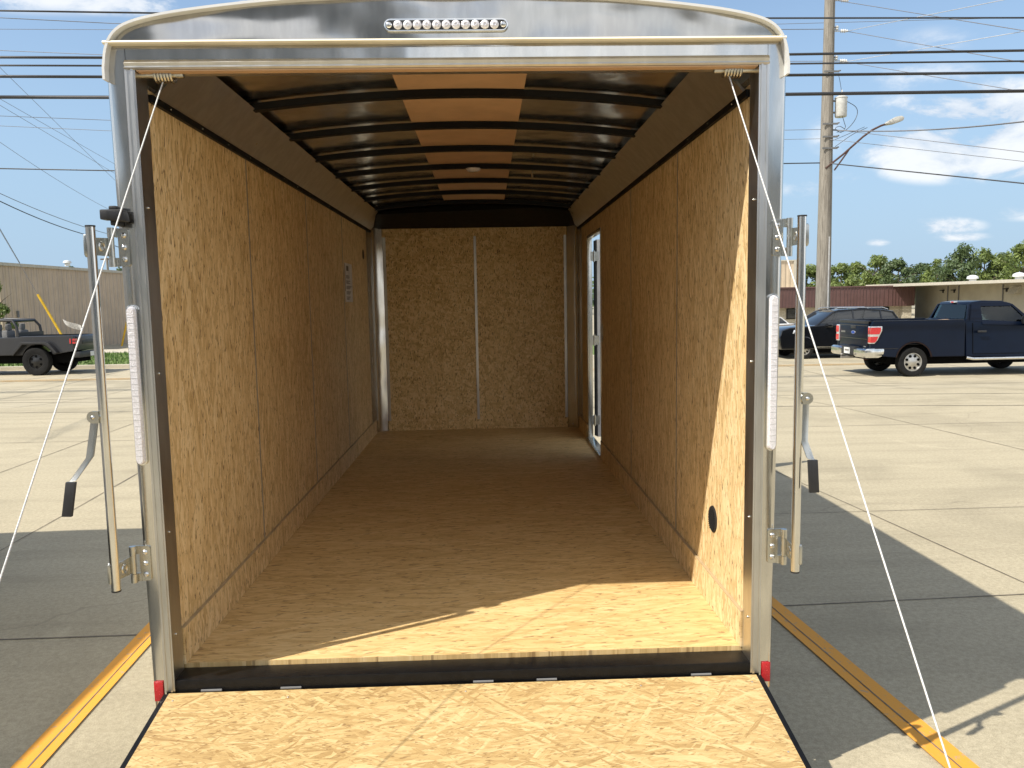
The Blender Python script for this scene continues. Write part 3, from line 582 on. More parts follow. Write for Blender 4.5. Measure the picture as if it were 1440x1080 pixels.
    mb = MB(); mb.sphere(P2(px_, yh - .004, pts[0][1]), .007, 12); part(mb, 'handle_rivet', 'chrome', bar, smooth=60)
    mb = MB(); wd = .0135; y_ = [yh + .008, yh + .004, yh - .012, yh - .014, yh - .020]; prev = None
    for i, (x, z) in enumerate(pts[:4]):
        k = mb.verts([P2(x - wd, y_[i], z + .003), P2(x + wd, y_[i] + .004, z - .003), P2(x + wd, y_[i] + .010, z - .003), P2(x - wd, y_[i] + .006, z + .003)])
        if prev is not None:
            for j in range(4): mb.face((prev + j, prev + (j + 1) % 4, k + (j + 1) % 4, k + j))
        prev = k
    part(mb, 'handle_arm', 'zinc', bar, bevel=.0015)
    mb = MB(); (xa, za), (xb, zb) = pts[3], pts[4]; wd = .0165
    mb.hexa([P2(xb - wd, yh - .030, zb), P2(xb + wd, yh - .026, zb), P2(xb + wd, yh - .014, zb), P2(xb - wd, yh - .018, zb), P2(xa - wd, yh - .022, za), P2(xa + wd, yh - .018, za), P2(xa + wd, yh - .006, za), P2(xa - wd, yh - .010, za)])
    part(mb, 'handle_grip', 'black_plastic', bar, bevel=.002)
# small black door holdback above the left bracket
mb = MB(); mb.box((-1.083, -.05, 1.998), (-1.060, -.001, 2.022)); mb.box((-1.112, -.055, 2.016), (-1.042, -.012, 2.048)); mb.box((-1.088, -.045, 2.046), (-1.062, -.015, 2.060)); mb.hexa([(-1.085, -.07, 2.012), (-1.035, -.05, 2.010), (-1.035, -.012, 2.010), (-1.085, -.02, 2.012), (-1.085, -.07, 2.044), (-1.040, -.05, 2.040), (-1.040, -.012, 2.040), (-1.085, -.02, 2.044)])
part(mb, 'door_holdback', 'black_plastic', bevel=.005)
def inset(p, d):
    r = []
    for i, (x, z) in enumerate(p):
        a, c = p[max(0, i - 1)], p[min(len(p) - 1, i + 1)]; tx, tz = c[0] - a[0], c[1] - a[1]; l = math.hypot(tx, tz) or 1
        r.append((x + tz / l * d, z - tx / l * d))
    return r
# header
mb = MB(); mb.box((-1.0225, .0, 2.515), (1.0225, .07, 2.5545)); part(mb, 'header_band', 'polished_skin')
mb = MB(); mb.prism([(-.006, 2.484), (-.012, 2.489), (-.006, 2.495), (-.010, 2.504), (-.003, 2.514), (.075, 2.514), (.075, 2.484)], lambda y, z: (-1.026, y, z), lambda y, z: (1.026, y, z)); part(mb, 'header_trim', 'jamb_trim')
mb = MB(); mb.box((-.99, -.003, 2.4795), (.99, .03, 2.4835)); part(mb, 'header_edge', 'plywood')
mb = MB(); mb.prism([(.0, 2.5565), (-.024, 2.5555), (-.030, 2.560), (-.027, 2.566), (.0, 2.572)], lambda y, z: (-1.079, y, z), lambda y, z: (1.073, y, z)); part(mb, 'drip_ledge', 'ledge_paint')
arch = [(x, z) for x, z in ROOF if z > 2.53]
mb = MB(); pr = [(-1.076, 2.548)] + [(x * .997, z - .004) for x, z in arch if z > 2.56] + [(1.076, 2.548)]
mb.prism(pr, lambda x, z: (x, -.002, z), lambda x, z: (x, .06, z)); hp = part(mb, 'arched_panel', 'arch_skin')
mb = MB(); outer = [(x * 1.002, z + .004) for x, z in [(-1.083, 2.445)] + ROOF + [(1.083, 2.445)]]; innr = list(reversed(inset(outer, .008)))
mb.prism(outer + innr, lambda x, z: (x, -.029, z), lambda x, z: (x, .03, z)); part(mb, 'roof_cap', 'cap_white', smooth=30)
# upper brake light
cxl, czl = -.011, 2.611; Lh, r = .197, .0205
def capx(hl, r): return [(cxl + hl - r + r * math.cos(a), czl + r * math.sin(a)) for a in [-PI / 2 + PI * k / 10 for k in range(11)]] + [(cxl - hl + r + r * math.cos(a), czl + r * math.sin(a)) for a in [PI / 2 + PI * k / 10 for k in range(11)]]
mb = MB(); mb.prism(capx(Lh, r), lambda x, z: (x, -.0025, z), lambda x, z: (x, -.012, z)); bl = part(mb, 'brake_light', 'chrome', bevel=.003)
mb = MB(); mb.prism(capx(Lh - .006, r - .006), lambda x, z: (x, -.012, z), lambda x, z: (x, -.0135, z)); part(mb, 'light_backing', 'black_plastic', bl)
for k in range(11):
    mb = MB(); x = cxl - .1525 + k * .0305
    mb.lathe([(.0142, 0), (.0138, -.003), (.010, -.0065), (.005, -.008), (.0035, -.0055), (.0001, -.0055)], (x, -.0136, czl), 'Y', 20); part(mb, 'led_lens', 'clear_lens', bl, smooth=50)
for s in (-1, 1):
    mb = MB(); mb.lathe([(.010, 0), (.0095, -.003), (.006, -.006), (.0001, -.006)], (cxl + s * .18, -.0136, czl), 'Y', 16); part(mb, 'light_screw', 'chrome', bl, smooth=50)
# ramp
def rz(y): return .428 + .172 * (y + .008)
yE = -2.12
mb = MB(); mb.hexa([(-1.012, yE, rz(yE) - .016), (1.012, yE, rz(yE) - .016), (1.012, -.012, rz(-.012) - .016), (-1.012, -.012, rz(-.012) - .016), (-1.012, yE, rz(yE)), (1.012, yE, rz(yE)), (1.012, -.012, rz(-.012)), (-1.012, -.012, rz(-.012))])
rp = part(mb, 'ramp_door', 'osb_ramp')
mb = MB()
for s in (-1, 1): mb.hexa([(s * 1.0125, yE, rz(yE) - .05), (s * 1.03, yE, rz(yE) - .05), (s * 1.03, -.012, rz(-.012) - .05), (s * 1.0125, -.012, rz(-.012) - .05), (s * 1.0125, yE, rz(yE) - .002), (s * 1.03, yE, rz(yE) - .002), (s * 1.03, -.012, rz(-.012) - .002), (s * 1.0125, -.012, rz(-.012) - .002)])
mb.hexa([(-1.011, yE, rz(yE) - .05), (1.011, yE, rz(yE) - .05), (1.011, -.012, rz(-.012) - .05), (-1.011, -.012, rz(-.012) - .05), (-1.011, yE, rz(yE) - .02), (1.011, yE, rz(yE) - .02), (1.011, -.012, rz(-.012) - .02), (-1.011, -.012, rz(-.012) - .02)])
part(mb, 'ramp_frame', 'black_paint', rp)
for x, k in [(sx * .985, k) for sx in (-1, 1) for k in range(3)] + [(-.6, 0), (0, 0), (.6, 0)]:
    mb = MB(); mb.sphere((x, -.05 - k * .33, rz(-.05 - k * .33)), .004, 8, (1, 1, .4)); part(mb, 'screw', 'frame_steel', rp)
# lifting cables
for s, a, c in ((-1, (-.925, .04, 2.46), at(-43, 935, -1.0)), (1, (.91, .04, 2.46), at(1380, 1208, -1.15))):
    a = Vector(a); d = c - a; tt = (yE + .12 - a.y) / d.y; e = a + d * tt
    mb = MB(); n = 10; mb.tube([a + (e - a) * (k / n) - Vector((0, 0, .012 * math.sin(PI * k / n))) for k in range(n + 1)], .0022, 10); part(mb, 'lifting_cable', 'cable_white', smooth=60)
# running gear
for s in (-1, 1):
    mb = MB(); pr = [(1.66, .50), (1.72, .70), (1.86, .76), (3.36, .76), (3.50, .70), (3.56, .50), (3.52, .50), (3.46, .68), (3.34, .735), (1.88, .735), (1.76, .68), (1.70, .50)]
    mb.prism(pr, lambda y, z: (s * (1.079 if s < 0 else 1.037), y, z), lambda y, z: (s * 1.33, y, z)); part(mb, 'fender', 'polished_skin')
    for y in (2.15, 3.06):
        mb = MB(); mb.lathe([(.2, -.09), (.31, -.1), (.335, -.07), (.335, .07), (.31, .1), (.2, .09)], (s * 1.20, y, .335), 'X', 32); wh = part(mb, 'trailer_wheel', 'tyre', smooth=40)
        mb = MB(); mb.lathe([(.0001, -.05), (.06, -.06), (.18, -.03), (.2, -.085), (.2, .085), (.18, .03), (.0001, .05)], (s * 1.20, y, .335), 'X', 24); part(mb, 'rim', 'rim_alloy', wh, smooth=40)
mb = MB(); mb.hexa([(-.6, L + .3, .34), (.6, L + .3, .34), (.06, L + 1.4, .42), (-.06, L + 1.4, .42), (-.6, L + .3, .42), (.6, L + .3, .42), (.06, L + 1.4, .5), (-.06, L + 1.4, .5)]); mb.tube([(0, L + 1.2, .02), (0, L + 1.2, .8)], .03, 12); part(mb, 'tongue', 'black_paint')

# neighbouring trailer, out of frame to the left: its shadow lies over the left of the stall line
NTr = empty('enclosed_trailer', (-4.695, -3.1, 0), 'closed white cargo trailer parked in the next stall left of the open silver trailer', 'trailer')
mb = MB(); mb.prism([(-1.08, .4), (1.08, .4), (1.08, 2.52), (1.0, 2.6), (.5, 2.66), (0, 2.68), (-.5, 2.66), (-1.0, 2.6), (-1.08, 2.52)], lambda x, z: (x, 0, z), lambda x, z: (x, 5.65, z)); mb.build('body', 'door_white', NTr, bevel=.02)
for s in (-1, 1):
    for y in (2.3, 3.15):
        mb = MB(); mb.lathe([(.2, -.09), (.31, -.1), (.335, -.07), (.335, .07), (.31, .1), (.2, .09)], (s * .85, y, .335), 'X', 28); wh = mb.build('trailer_wheel', 'tyre', NTr, smooth=40)
        mb = MB(); mb.lathe([(.0001, -.05), (.06, -.06), (.2, -.085), (.2, .085), (.0001, .05)], (s * .85, y, .335), 'X', 20); mb.build('rim', 'rim_alloy', wh, smooth=40)
mb = MB(); mb.box((-.04, 5.6, .36), (.04, 6.7, .44)); mb.build('tongue', 'black_paint', NTr)

# unseen building added behind the camera for the polished metal to reflect
B0 = empty('reflection_building', (2, -15, 0), 'unseen long pale grey building added behind the camera for the metal to reflect', 'building')
mb = MB(); mb.box((-22, -8, 0), (16, 0, 4.4)); mb.build('wall', 'building_white', B0)
mb = MB(); mb.box((-13, -9, 0), (-4.5, -.05, 9)); mb.build('reflection_block', 'block_grey', B0)  # taller block added to put a darker patch in the header's reflection
mb = MB(); mb.box((-22.3, -8.3, 4.4), (16.3, .3, 4.7)); mb.build('roof', 'asphalt_dark', B0)
for x in (-14, -9, 4, 9):
    mb = MB(); mb.box((x, 0.002, .9), (x + 2.2, .05, 2.6)); mb.build('window', 'window_dark', B0)
mb = MB(); mb.box((-4, .002, 0), (-.4, .06, 3.6)); mb.build('garage_door', 'seat_grey', B0)

# ================================================================ ACROSS THE STREET
def D2(px, D): return at(px, 424, D + CAM.y).x      # sideways position of a photo column at a forward distance
HZ = lambda px: 424.3 - .0177 * (px - 683)
def Z2(px, py, D): return at(px, py, D + CAM.y).z
# tan ribbed metal building on the left
B1 = empty('metal_building', (-21.6, 33.6, ZR), 'low tan ribbed metal building behind the grey open top pickup', 'building')
mb = MB(); mb.hexa([(-26, 0, -.1), (0, 0, -.1), (2.0, 30, -.1), (-26, 30, -.1), (-26, 0, 4.08), (0, 0, 4.08), (2.0, 30, 4.08), (-26, 30, 4.08)]); mb.m[2] = 1; mb.build('wall', ['tan_ribbed_side', 'tan_ribbed_front'], B1, fix=False)
mb = MB(); mb.hexa([(-26.2, -.12, 4.08), (.1, -.12, 4.08), (2.1, 30.1, 4.08), (-26.2, 30.1, 4.08), (-26.2, -.12, 4.22), (.1, -.12, 4.22), (2.1, 30.1, 4.22), (-26.2, 30.1, 4.22)]); rf = mb.build('roof', 'roof_trim', B1)
for x, y in ((-.7, 1), (1.0, 4)):
    mb = MB(); mb.lathe([(.12, 0), (.12, .14), (.2, .16), (.16, .26), (.0001, .3)], (x, y, 4.2), 'Z', 12); mb.build('vent_cap', 'cap_white', rf, smooth=40)
mb = MB(); mb.box((-1.3, -.03, 0), (-.15, .01, 2.4)); mb.build('door', 'maroon_metal', B1)
mb = MB(); mb.box((.02, 1.0, 1.75), (.14, 1.12, 2.05)); mb.build('meter_box', 'seat_grey', B1)
def tree(name, label, x, y, zb, ztop, rx, leaf, n, trunk=.16, group=None, low=.35, size=.24, seed=0):
    rnd = random.Random(seed); t_ = empty(name, (x, y, zb), label, 'tree', group); H = ztop - zb
    mb = MB(); mb.tube([(0, 0, 0), (.05 * H * .2, 0, H * .3), (0, 0, H * .62), (.1, .05, H * .9)], [trunk, trunk * .8, trunk * .5, trunk * .15], 8)
    for k in range(7):
        a = rnd.uniform(0, 2 * PI); z0 = H * rnd.uniform(.28, .7); mb.tube([(0, 0, z0), (math.cos(a) * rx * .4, math.sin(a) * rx * .4, z0 + H * .12), (math.cos(a) * rx * .8, math.sin(a) * rx * .8, z0 + H * .2)], [trunk * .4, trunk * .25, trunk * .06], 5)
    mb.build('trunk', 'bark', t_, smooth=60)
    clumps = []
    for k in range(26):
        a = rnd.uniform(0, 2 * PI); h = rnd.uniform(low, 1) ; rr = rx * math.sqrt(max(0, 1 - ((h - low - .25) / (1.06 - low - .25)) ** 2)) if h > low + .25 else rx * (.55 + .45 * (h - low) / .25); q = rnd.uniform(.25, 1)
        clumps.append((math.cos(a) * rr * q * .85, math.sin(a) * rr * q * .85, H * h * .93, rx * rnd.uniform(.17, .36)))
    clumps.append((0, 0, H * .95, rx * .22))
    mb = MB()
    for k in range(n):
        cx, cy, cz, r = rnd.choice(clumps); d = Vector((rnd.gauss(0, 1), rnd.gauss(0, 1), rnd.gauss(0, .8))).normalized() * r * rnd.uniform(.5, 1.12)
        p = Vector((cx, cy, cz)) + d; s_ = size * rnd.uniform(.5, 1.2); nn = (d.normalized() + Vector((rnd.gauss(0, .5), rnd.gauss(0, .5), rnd.gauss(0, .5)))).normalized(); u = nn.orthogonal().normalized(); v = nn.cross(u)
        a = rnd.uniform(0, PI); u, v = u * math.cos(a) + v * math.sin(a), v * math.cos(a) - u * math.sin(a)
        mb.quad([p - u * s_, p - v * s_ * .45, p + u * s_, p + v * s_ * .45])
    mb.build('crown', leaf, t_, fix=False); return t_
tree('small_tree', 'small leafy tree at the left edge in front of the tan metal building', D2(-8, 33), 30.4, ZR + .1, 2.95, .85, 'leaf_bright', 5200, .05, size=.075, low=.3, seed=3)
# guy wires with yellow guards
for i, (p0, p1, D, lab) in enumerate((((53, 414), (99, 492), 33.0, 'yellow guard tube on a slanting guy wire above the bed of the grey pickup'), ((178.5, 452), (171, 488), 43.0, 'short yellow guard tube beside the trailer post on the gravel'))):
    a, c = at(*p0, D + CAM.y), at(*p1, D + CAM.y); gw = empty('guy_wire', c, lab, 'guy wire', 'guy wires with yellow guards')
    mb = MB(); mb.tube([a - c, Vector((0, 0, 0))], .05, 8); mb.build('guard', 'guard_yellow', gw, smooth=40)
    mb = MB(); d = (a - c); mb.tube([d * .96, d * (3.0 if i == 0 else 6.0)], .009, 5); mb.build('wire', 'wire_grey', gw)
# maroon fronted brick building
Dm = 75.0; ym = Dm + CAM.y; X0, X1 = D2(1050, Dm), D2(1286, Dm); zt, zb_ = Z2(1190, 402.5, Dm), Z2(1190, 431.5, Dm)
B2 = empty('brick_building', (X0, ym, ZR), 'low pale brick building with a maroon ribbed metal fascia behind the black suv', 'building')
mb = MB(); mb.box((0, .9, -.8), (X1 - X0 - .1, 16, zt - .2 - ZR)); mb.box((X1 - X0 - 1.0, .25, -.8), (X1 - X0 - .12, .9, zb_ - ZR)); mb.build('wall', 'white_brick', B2)
mb = MB(); mb.box((0, 0, zb_ - ZR), (X1 - X0, .85, zt - ZR - .12)); k = 0; x = .2
while x < X1 - X0: mb.box((x, -.05, zb_ - ZR + .01), (x + .05, .0, zt - ZR - .13)); x += random.choice((.30, .30, .42))
mb.box((-.05, -.1, zt - ZR - .12), (X1 - X0 + .05, .9, zt - ZR)); mb.build('fascia', 'maroon_metal', B2)
for a, c in ((1050, 1060), (1106, 1121), (1148, 1197), (1208, 1250)):
    wx0, wx1 = D2(a, Dm + .9) - X0, D2(c, Dm + .9) - X0; f = MB(); f.box((wx0, .80, -.1), (wx1, .898, zb_ - ZR - .08)); fo = f.build('window', 'black_paint', B2)
    g_ = MB(); n = max(1, int((wx1 - wx0) / 1.1))
    g_.box((wx0 + .08, .77, -.02), (wx1 - .08, .799, zb_ - ZR - .16)); g_.build('pane', 'window_dark', fo)
B3 = empty('metal_building', (D2(1060, 84), 84 + CAM.y, ZR), 'tall tan ribbed metal wall rising behind the maroon fascia', 'building')
w3 = D2(1118, 84) - D2(1060, 84); h3 = Z2(1100, 367.5, 84) - ZR
mb = MB(); mb.box((0, 0, -.8), (w3, 14, h3)); mb.build('wall', 'tan_ribbed_front', B3)
mb = MB(); mb.box((-.1, -.12, h3), (w3 + .1, 14.1, h3 + .14)); mb.box((w3 - .25, -.12, 0), (w3 + .06, -.002, h3)); mb.build('trim', 'roof_trim', B3)
# beige building to the right
a1, a2 = (D2(1287, 79), 79 + CAM.y), (D2(1440, 62), 62 + CAM.y); dx = (a2[0] - a1[0]) / (a2[1] - a1[1])
B4 = empty('beige_building', (a2[0], a2[1], ZR), 'long flat roofed beige block building behind the navy pickup', 'building')
h4 = Z2(1440, 393, 62) - ZR; yn, yf = -14, a1[1] - a2[1]
mb = MB(); mb.hexa([(dx * yn, yn, -.8), (26, yn, -.8), (26, yf + 8, -.8), (dx * yf - .0, yf, -.8), (dx * yn, yn, h4 - .25), (26, yn, h4 - .25), (26, yf + 8, h4 - .25), (dx * yf, yf, h4 - .25)]); mb.build('wall', 'beige_block', B4)
mb = MB(); mb.hexa([(dx * yn - .15, yn - .1, h4 - .25), (26, yn - .1, h4 - .25), (26, yf + 8, h4 - .25), (dx * yf - 5, yf + .3, h4 - .25), (dx * yn - .15, yn - .1, h4), (26, yn - .1, h4), (26, yf + 8, h4), (dx * yf - 5, yf + .3, h4)]); r4 = mb.build('roof', 'roof_trim', B4)
for y, k in ((9.2, 1), (2.6, 1)):
    mb = MB(); mb.lathe([(.3, 0), (.3, .25), (.5, .3), (.45, .5), (.2, .62), (.0001, .64)], (dx * y + 1.2, y, h4), 'Z', 14); mb.build('roof_vent', 'cap_white', r4, smooth=50)
for y in (11.0, 9.2, 2.7):
    mb = MB(); mb.tube([(dx * y - .06, y, .8), (dx * y - .06, y, h4 - .3)], .05, 6); mb.build('conduit', 'seat_grey', B4)
for y in (11.8, 9.9, 2.2):
    mb = MB(); mb.box((dx * y - .30, y - .18, h4 - .75), (dx * y - .01, y + .18, h4 - .65)); mb.box((dx * y - .12, y - .05, h4 - .95), (dx * y - .01, y + .05, h4 - .75)); mb.build('wall_lamp', 'black_plastic', B4)
mb = MB(); y = .9; mb.hexa([(dx * y - .6, y - .5, 2.0), (dx * y, y - .5, 2.0), (dx * y, y + .5, 2.0), (dx * y - .6, y + .5, 2.0), (dx * y - .08, y - .5, 2.6), (dx * y, y - .5, 2.6), (dx * y, y + .5, 2.6), (dx * y - .08, y + .5, 2.6)]); mb.build('vent_hood', 'roof_trim', B4)
# trees behind the buildings on the right
LT = [(1080, 374, 26, 'd', 'behind the tan metal wall'), (1133, 374, 24, 'b', 'just left of the utility pole'), (1182, 371, 22, 'b', 'just right of the utility pole'), (1204, 369, 18, 'b', 'narrow, second right of the pole'), (1229, 361, 26, 'b', 'tall bright, above the maroon fascia'), (1262, 366, 28, 'd', 'above the right half of the maroon fascia'),
      (1293, 372, 26, 'd', 'low dark, above the fascia corner'), (1316, 366, 24, 'b', 'left of the tallest crown'), (1350, 347, 34, 'd', 'tallest crown, above the beige wall'), (1382, 352, 30, 'b', 'right of the tallest crown'), (1410, 357, 24, 'd', 'lower crown between two tall ones'), (1436, 342, 32, 'b', 'tall crown at the right edge'), (1468, 350, 34, 'd', 'crown past the right edge')]
for i, (px, top, rp_, kd, where) in enumerate(LT):
    D = 98 + (i * 7) % 11 - (5 if top < 355 else 0)
    tree('leafy_tree', ('bright green' if kd == 'b' else 'dark green') + ' leafy tree ' + where, D2(px, D), D + CAM.y, ZR, Z2(px, top, D), rp_ / FPX * D * 1.1, 'leaf_bright' if kd == 'b' else 'leaf_dark', 2900, .2, 'trees behind the low buildings', low=.3, size=.27, seed=20 + i)
for i, (px, top, lab) in enumerate(((91, 371, 'far treetop showing over the tan building roof, left of the lock bar'), (160, 374, 'far treetop over the tan building roof under the hinge'))):
    D = 120; tree('far_tree', lab, D2(px, D), D, ZR, Z2(px, top, D), 1.5, 'leaf_dark', 900, .15, 'treetops over the tan roof', low=.5, size=.25, seed=60 + i)
mb = MB()
for i in range(9000):
    x = random.uniform(-150, 160); y = 150 + random.gauss(0, 4); z = random.uniform(0, 4.2 + 1.2 * math.sin(x * .11) + math.sin(x * .37)); s_ = random.uniform(.3, .8); a = random.uniform(0, PI)
    mb.quad([(x - s_, y, z), (x, y - .3, z - s_ * .5), (x + s_, y, z), (x, y + .3, z + s_ * .5)])
o = mb.build('far_woods', 'leaf_dark', fix=False); tag(o, 'low band of far woodland along the horizon behind the buildings', 'woods', kind='stuff')

# utility pole with transformer and street lamp
Dp = 28.6; yp = Dp + CAM.y; xp = D2(1157, Dp)
UP = empty('utility_pole', (xp, yp, ZR), 'tall weathered wooden utility pole with a grey transformer and street lamp', 'utility pole')
mb = MB(); mb.tube([(0, 0, 0), (0, 0, 4), (0, 0, 9), (0, 0, 15.5)], [.26, .245, .20, .155], 16); mb.build('pole', 'pole_wood', UP, smooth=50)
def pz(py, D=Dp): return Z2(1160, py, D) - ZR
mb = MB(); z = pz(151); mb.lathe([(.0001, -.36), (.19, -.35), (.205, -.32), (.205, .28), (.22, .29), (.22, .32), (.12, .38), (.0001, .40)], (.47, -.05, z), 'Z', 20); tf = mb.build('transformer', 'transformer_grey', UP, smooth=40)
mb = MB(); mb.box((.18, -.09, z - .22), (.30, .0, z - .17)); mb.box((.18, -.09, z + .18), (.30, .0, z + .23)); mb.build('bracket', 'seat_grey', tf)
mb = MB(); mb.lathe([(.03, 0), (.05, .04), (.03, .07), (.05, .1), (.03, .13), (.03, .2)], (.47, -.1, z + .37), 'Z', 10); mb.build('bushing', 'insulator', tf, smooth=50)
for py in (1, 44, 86):
    zi = pz(py); mb = MB(); mb.tube([(.15, 0, zi), (.38, -.02, zi)], .02, 6)
    mb.lathe([(.02, .0), (.07, .02), (.03, .05), (.07, .09), (.03, .12), (.07, .16), (.03, .19), (.05, .24), (.02, .26)], (.40, -.02, zi), 'X', 12)
    mb.lathe([(.02, -.1), (.07, -.08), (.04, -.04), (.08, 0), (.03, .05)], (.25, -.05, zi + .12), 'Z', 10); mb.build('insulator', 'insulator', UP, smooth=50)
for py in (103, 176, 194, 210):
    zi = pz(py); mb = MB(); mb.box((-.24, -.24, zi - .03), (.30, -.20, zi + .03)); mb.tube([(.2, -.2, zi), (.36, -.2, zi + .04)], .025, 6); mb.build('bolt_bracket', 'seat_grey', UP)
zl, zh = pz(236), pz(170)
mb = MB(); mb.tube([(-.1, -.2, zl - .05), (.5, -.25, zl + .42), (1.15, -.35, zl + 1.0), (1.45, -.40, zl + 1.22), (1.75, -.44, zl + 1.36), (1.95, -.46, zl + 1.42)], .035, 8); mb.tube([(.22, -.2, zl - .12), (.62, -.27, zl + .46), (.72, -.29, zl + .62)], .028, 8); arm = mb.build('lamp_arm', 'rust', UP, smooth=50)
mb = MB(); pr = [(-.38, -.02), (-.25, .05), (.05, .12), (.30, .10), (.40, .0), (.34, -.08), (.0, -.10), (-.28, -.07)]
mb.prism(pr, lambda x, z: (2.16 + x * .85, -.62, zl + 1.50 + z + x * .22), lambda x, z: (2.16 + x * .85, -.34, zl + 1.50 + z + x * .22)); mb.build('lamp_head', 'lamp_body', arm, bevel=.04, smooth=50)
def curve3(P, n=7):
    P = [Vector(p) for p in P]; P = [P[0] * 2 - P[1]] + P + [P[-1] * 2 - P[-2]]; r = []
    for i in range(1, len(P) - 2):
        a, b_, c, d = P[i - 1:i + 3]
        for k in range(n): t_ = k / n; r.append(.5 * (2 * b_ + (c - a) * t_ + (2 * a - 5 * b_ + 4 * c - d) * t_ ** 2 + (3 * b_ - a - 3 * c + d) * t_ ** 3))
    return r + [P[-2]]
for P_, r_ in (([(.62, -.1, pz(143)), (.95, -.15, pz(152)), (1.02, -.15, pz(162)), (.85, -.2, pz(175)), (.55, -.22, pz(186)), (.25, -.25, pz(188))], .011), ([(.5, -.12, pz(165)), (.56, -.15, pz(174)), (.60, -.15, pz(181)), (.42, -.2, pz(188)), (.2, -.25, pz(183)), (.35, -.25, pz(180)), (.55, -.2, pz(183))], .010),
               ([(.47, -.12, pz(136)), (.40, -.1, pz(118)), (.32, -.1, pz(104))], .008), ([(.22, -.22, pz(208)), (.8, -.3, pz(192)), (1.3, -.35, pz(183))], .010), ([(.1, -.25, pz(200)), (.6, -.3, pz(192)), (1.2, -.35, pz(182))], .008)):
    mb = MB(); mb.tube(curve3(P_), r_, 6); mb.build('drop_wire', 'wire_black', UP, smooth=60)
mb = MB(); mb.box((.06, -.262, 0), (.10, -.235, 4.2)); mb.build('ground_strip', 'wire_pale', UP)
# a far pole seen between bracket and post
Dq = 110; P3 = empty('utility_pole', (D2(142, Dq), Dq, ZR), 'tiny far utility pole above the tan building between lock bar and post', 'utility pole')
mb = MB(); mb.tube([(0, 0, 0), (0, 0, Z2(142, 361, Dq) - ZR)], .16, 8); mb.build('pole', 'pole_wood', P3); mb = MB(); mb.box((-.9, -.06, Z2(142, 364, Dq) - ZR), (.9, .06, Z2(142, 363, Dq) - ZR + .1)); mb.build('crossarm', 'bark', P3)

# overhead lines
def wire(name, pts, ys, r, mat, label, group, ext=(26, 26), sag=.0, kink=True):
    """pts: photo pixels the line passes, ys: distance of each; the line runs on past both ends"""
    P = [at(px, py, y) for (px, py), y in zip(pts, ys)]
    if ext[0]: P = [P[0] + (P[0] - P[1]).normalized() * ext[0] + Vector((0, 0, ext[0] * .03))] + P
    if ext[1]: P = P + [P[-1] + (P[-1] - P[-2]).normalized() * ext[1] + Vector((0, 0, ext[1] * .03))]
    Q = []
    for a, c in zip(P, P[1:]):
        n = 8
        for k in range(n): Q.append(a + (c - a) * (k / n) - Vector((0, 0, sag * 4 * (k / n) * (1 - k / n))))
    Q.append(P[-1]); mb = MB(); mb.tube(Q, r, 6); o = mb.build(name, mat, smooth=60); tag(o, label, 'cable', group); return o
G1 = 'thick cables crossing above the trailer'
wire('overhead_cable', [(0, 136.5), (720, 138), (1440, 128)], [15] * 3, .036, 'wire_black', 'lowest and thickest black cable above the street', G1)
wire('overhead_cable', [(0, 107.5), (720, 110), (1440, 102)], [15] * 3, .030, 'wire_black', 'black lashed cable, second up from the thickest one', G1)
wire('overhead_cable', [(0, 92), (720, 94), (1440, 86)], [15] * 3, .019, 'wire_black', 'thinner black cable between two lashed cables', G1)
wire('overhead_cable', [(0, 80.5), (720, 83), (1440, 71)], [15] * 3, .027, 'wire_black', 'black lashed cable, upper of the group', G1)
wire('overhead_cable', [(0, 15), (720, 26), (1440, 25)], [15] * 3, .018, 'wire_black', 'black wire crossing highest in the picture', G1)
G2 = 'thin wires along the street'
wire('overhead_wire', [(0, 25), (160, 33), (720, 44), (1158, 41)], [26] * 4, .012, 'wire_grey', 'thin grey wire running to the upper insulator of the wooden pole', G2, (26, 0))
wire('overhead_wire', [(0, 41), (720, 44)], [40] * 2, .012, 'wire_grey', 'thin level grey wire left of the roof near the top', G2)
wire('overhead_wire', [(0, 71), (143, 77), (720, 88), (1158, 86)], [26] * 4, .010, 'wire_grey', 'thin wire just over the lashed cables, ending at the middle insulator', G2, (26, 0))
wire('overhead_wire', [(0, 237), (158, 240), (720, 246), (1098, 230), (1160, 229), (1440, 258)], [26, 26, 26, 26, 26, 20], .020, 'wire_black', 'black wire low in the sky passing the foot of the street lamp arm', G2)
wire('overhead_wire', [(0, 163), (152, 169), (720, 190), (1158, 182)], [26] * 4, .009, 'wire_grey', 'faint wire below the cables reaching the pole under the transformer', G2, (26, 0))
wire('overhead_wire', [(0, 177), (155, 184), (720, 204), (1158, 195), (1440, 227)], [26, 26, 26, 26, 20], .008, 'wire_grey', 'faint wire passing the pole below the transformer loops', G2)
G3 = 'service wires fanning out from the wooden pole'
for p0, p1, y1, r, m_, lab in (((1178, 1), (1440, 43), 18, .011, 'wire_grey', 'grey service wire from the top insulator dropping to the right edge'), ((1185, 43), (1440, 88), 18, .011, 'wire_grey', 'grey service wire from the second insulator dropping right'), ((1183, 86), (1440, 129), 18, .010, 'wire_grey', 'grey service wire from the third insulator dropping right'),
                               ((1185, 45), (1411, 0), 18, .009, 'wire_pale', 'pale wire rising right from the second insulator'), ((1183, 88), (1440, 44), 18, .009, 'wire_pale', 'pale wire rising right from the third insulator'), ((1172, 182), (1440, 214), 18, .010, 'wire_grey', 'grey wire from the pole below the street lamp head'), ((1172, 183), (1440, 171), 18, .020, 'wire_grey', 'twisted service cable passing behind the street lamp arm')):
    wire('service_wire', [p0, p1], [26, y1], r, m_, lab, G3, (0, 26), .12 if 'twisted' in lab else 0)
G4 = 'wires slanting across the left of the sky'
